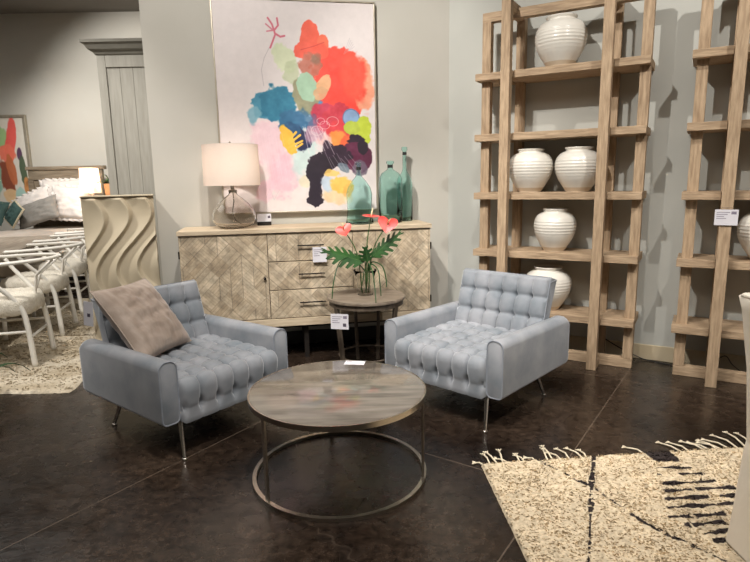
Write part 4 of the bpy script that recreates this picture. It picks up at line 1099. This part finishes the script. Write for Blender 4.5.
m=MB(); R_s=[rring(-.392,-.26,-.225,.280,.45,.03),rring(-.420,-.295,-.228,.282,.75,.03),rring(-.458,-.335,-.235,.287,.98,.03),rring(-.468,-.35,-.235,.289,1.028,.02),rring(-.458,-.362,-.222,.276,1.04,.02)]
m.grid([p for q in R_s for p in q],len(R_s),nn_,wrap=True); m.f.append(tuple((len(R_s)-1)*nn_+k for k in range(nn_))); m.f.append(tuple(range(nn_)))
bk_=m.build('backrest',M['slip'],sl,smooth=True,angle=60)
MB().tube([(-.466,-.2,1.034),(-.466,.26,1.034)],.005,6).build('seam',M['slip'],bk_,smooth=True)

# ------------------------------------------------------------------ cable and outlets
cb=[W1(-.70,-4.93,.17),W1(-.55,-4.92,.09),W1(-.40,-4.91,.03),W1(-.30,-4.90,.006),W1(-.05,-4.84,.006),W1(.02,-4.83,.006),W1(.12,-4.84,.05),W1(.22,-4.9,.12),W1(.28,-4.87,.06),W1(.40,-4.84,.006),W1(.65,-4.85,.006)]
o=stemtube('power_cable',cb,.0045,M['cable'],None); tag(o,'thin black power cable along the floor behind the bookshelves','cable')

# ------------------------------------------------------------------ lights (ceiling spots)
def spot(name,loc,tgt,energy,size=70,blend=.5,col=(1,.96,.90),rad=.035):
    l=bpy.data.lights.new(name,'SPOT'); l.energy=energy; l.spot_size=radians(size); l.spot_blend=blend; l.color=col; l.shadow_soft_size=rad
    o=bpy.data.objects.new(name,l); COL.objects.link(o); o.location=loc
    d=Vector(tgt)-Vector(loc); o.rotation_euler=d.to_track_quat('-Z','Y').to_euler(); return o
spot('spot_shelf',(-.9,2.0,4.15),(1.5,4.6,1.0),330,75,.5)
spot('spot_shelf_right',(2.1,1.6,4.15),(2.6,4.0,1.2),200,75,.5)
spot('spot_painting',(-.9,2.3,4.15),(-.6,5.1,1.9),230,70,.5)
spot('spot_chairs',(-.2,1.9,4.15),(-.6,3.4,.4),230,75,.6)
spot('spot_chair_right',(.5,2.1,4.15),(.9,3.5,.4),150,70,.6)
spot('spot_rug',(1.3,.6,4.15),(1.3,2.3,0),170,70,.6)
spot('spot_left',(-3.2,3.2,4.15),(-3.2,5.0,.5),310,80,.6)
spot('spot_far_wall',(-3.6,6.2,4.15),(-3.6,9.9,2.2),520,70,.6)
spot('spot_bed',(-4.6,6.6,4.15),(-5.0,8.8,.9),230,90,.6)
w=bpy.data.worlds.new('World'); sc.world=w; w.use_nodes=True
w.node_tree.nodes['Background'].inputs['Color'].default_value=(1,.96,.9,1); w.node_tree.nodes['Background'].inputs['Strength'].default_value=.4
# unseen broad area lights under the ceiling, for an even fill
for nm,lc,sz,en in (('ceiling_fill',(-1.0,.5,4.25),2.5,70),('ceiling_fill_left',(-5,5.0,4.25),3,90)):
    l=bpy.data.lights.new(nm,'AREA'); l.energy=en; l.size=sz; l.color=(1,.95,.88); o=bpy.data.objects.new(nm,l); COL.objects.link(o); o.location=lc

# ------------------------------------------------------------------ camera
cam=bpy.data.cameras.new('camera'); cam.sensor_width=36; cam.sensor_fit='HORIZONTAL'; cam.lens=36*FPX/750.; cam.clip_end=100
co_=bpy.data.objects.new('camera',cam); COL.objects.link(co_)
right=Vector((1,0,0)); fw=Vector((0,cos(TH),-sin(TH))); up=Vector((0,sin(TH),cos(TH)))
X=right*cos(PH)-up*sin(PH); Y=right*sin(PH)+up*cos(PH); Z=-fw
co_.matrix_world=Matrix(((X.x,Y.x,Z.x,0),(X.y,Y.y,Z.y,0),(X.z,Y.z,Z.z,H),(0,0,0,1)))
sc.camera=co_

# real-world size: everything was laid out for a 1.5 m eye height, the real one is lower
S=.9
for o in list(bpy.data.objects):
    if o.parent is None:
        o.location=o.location*S
        if o.type in ('MESH','EMPTY'): o.scale=o.scale*S
        if o.type=='LIGHT': o.data.energy*=S*S
sc.view_settings.view_transform='Standard'; sc.view_settings.look='None'; sc.view_settings.gamma=1
sc.view_settings.exposure=0.24
sc.view_settings.use_curve_mapping=False
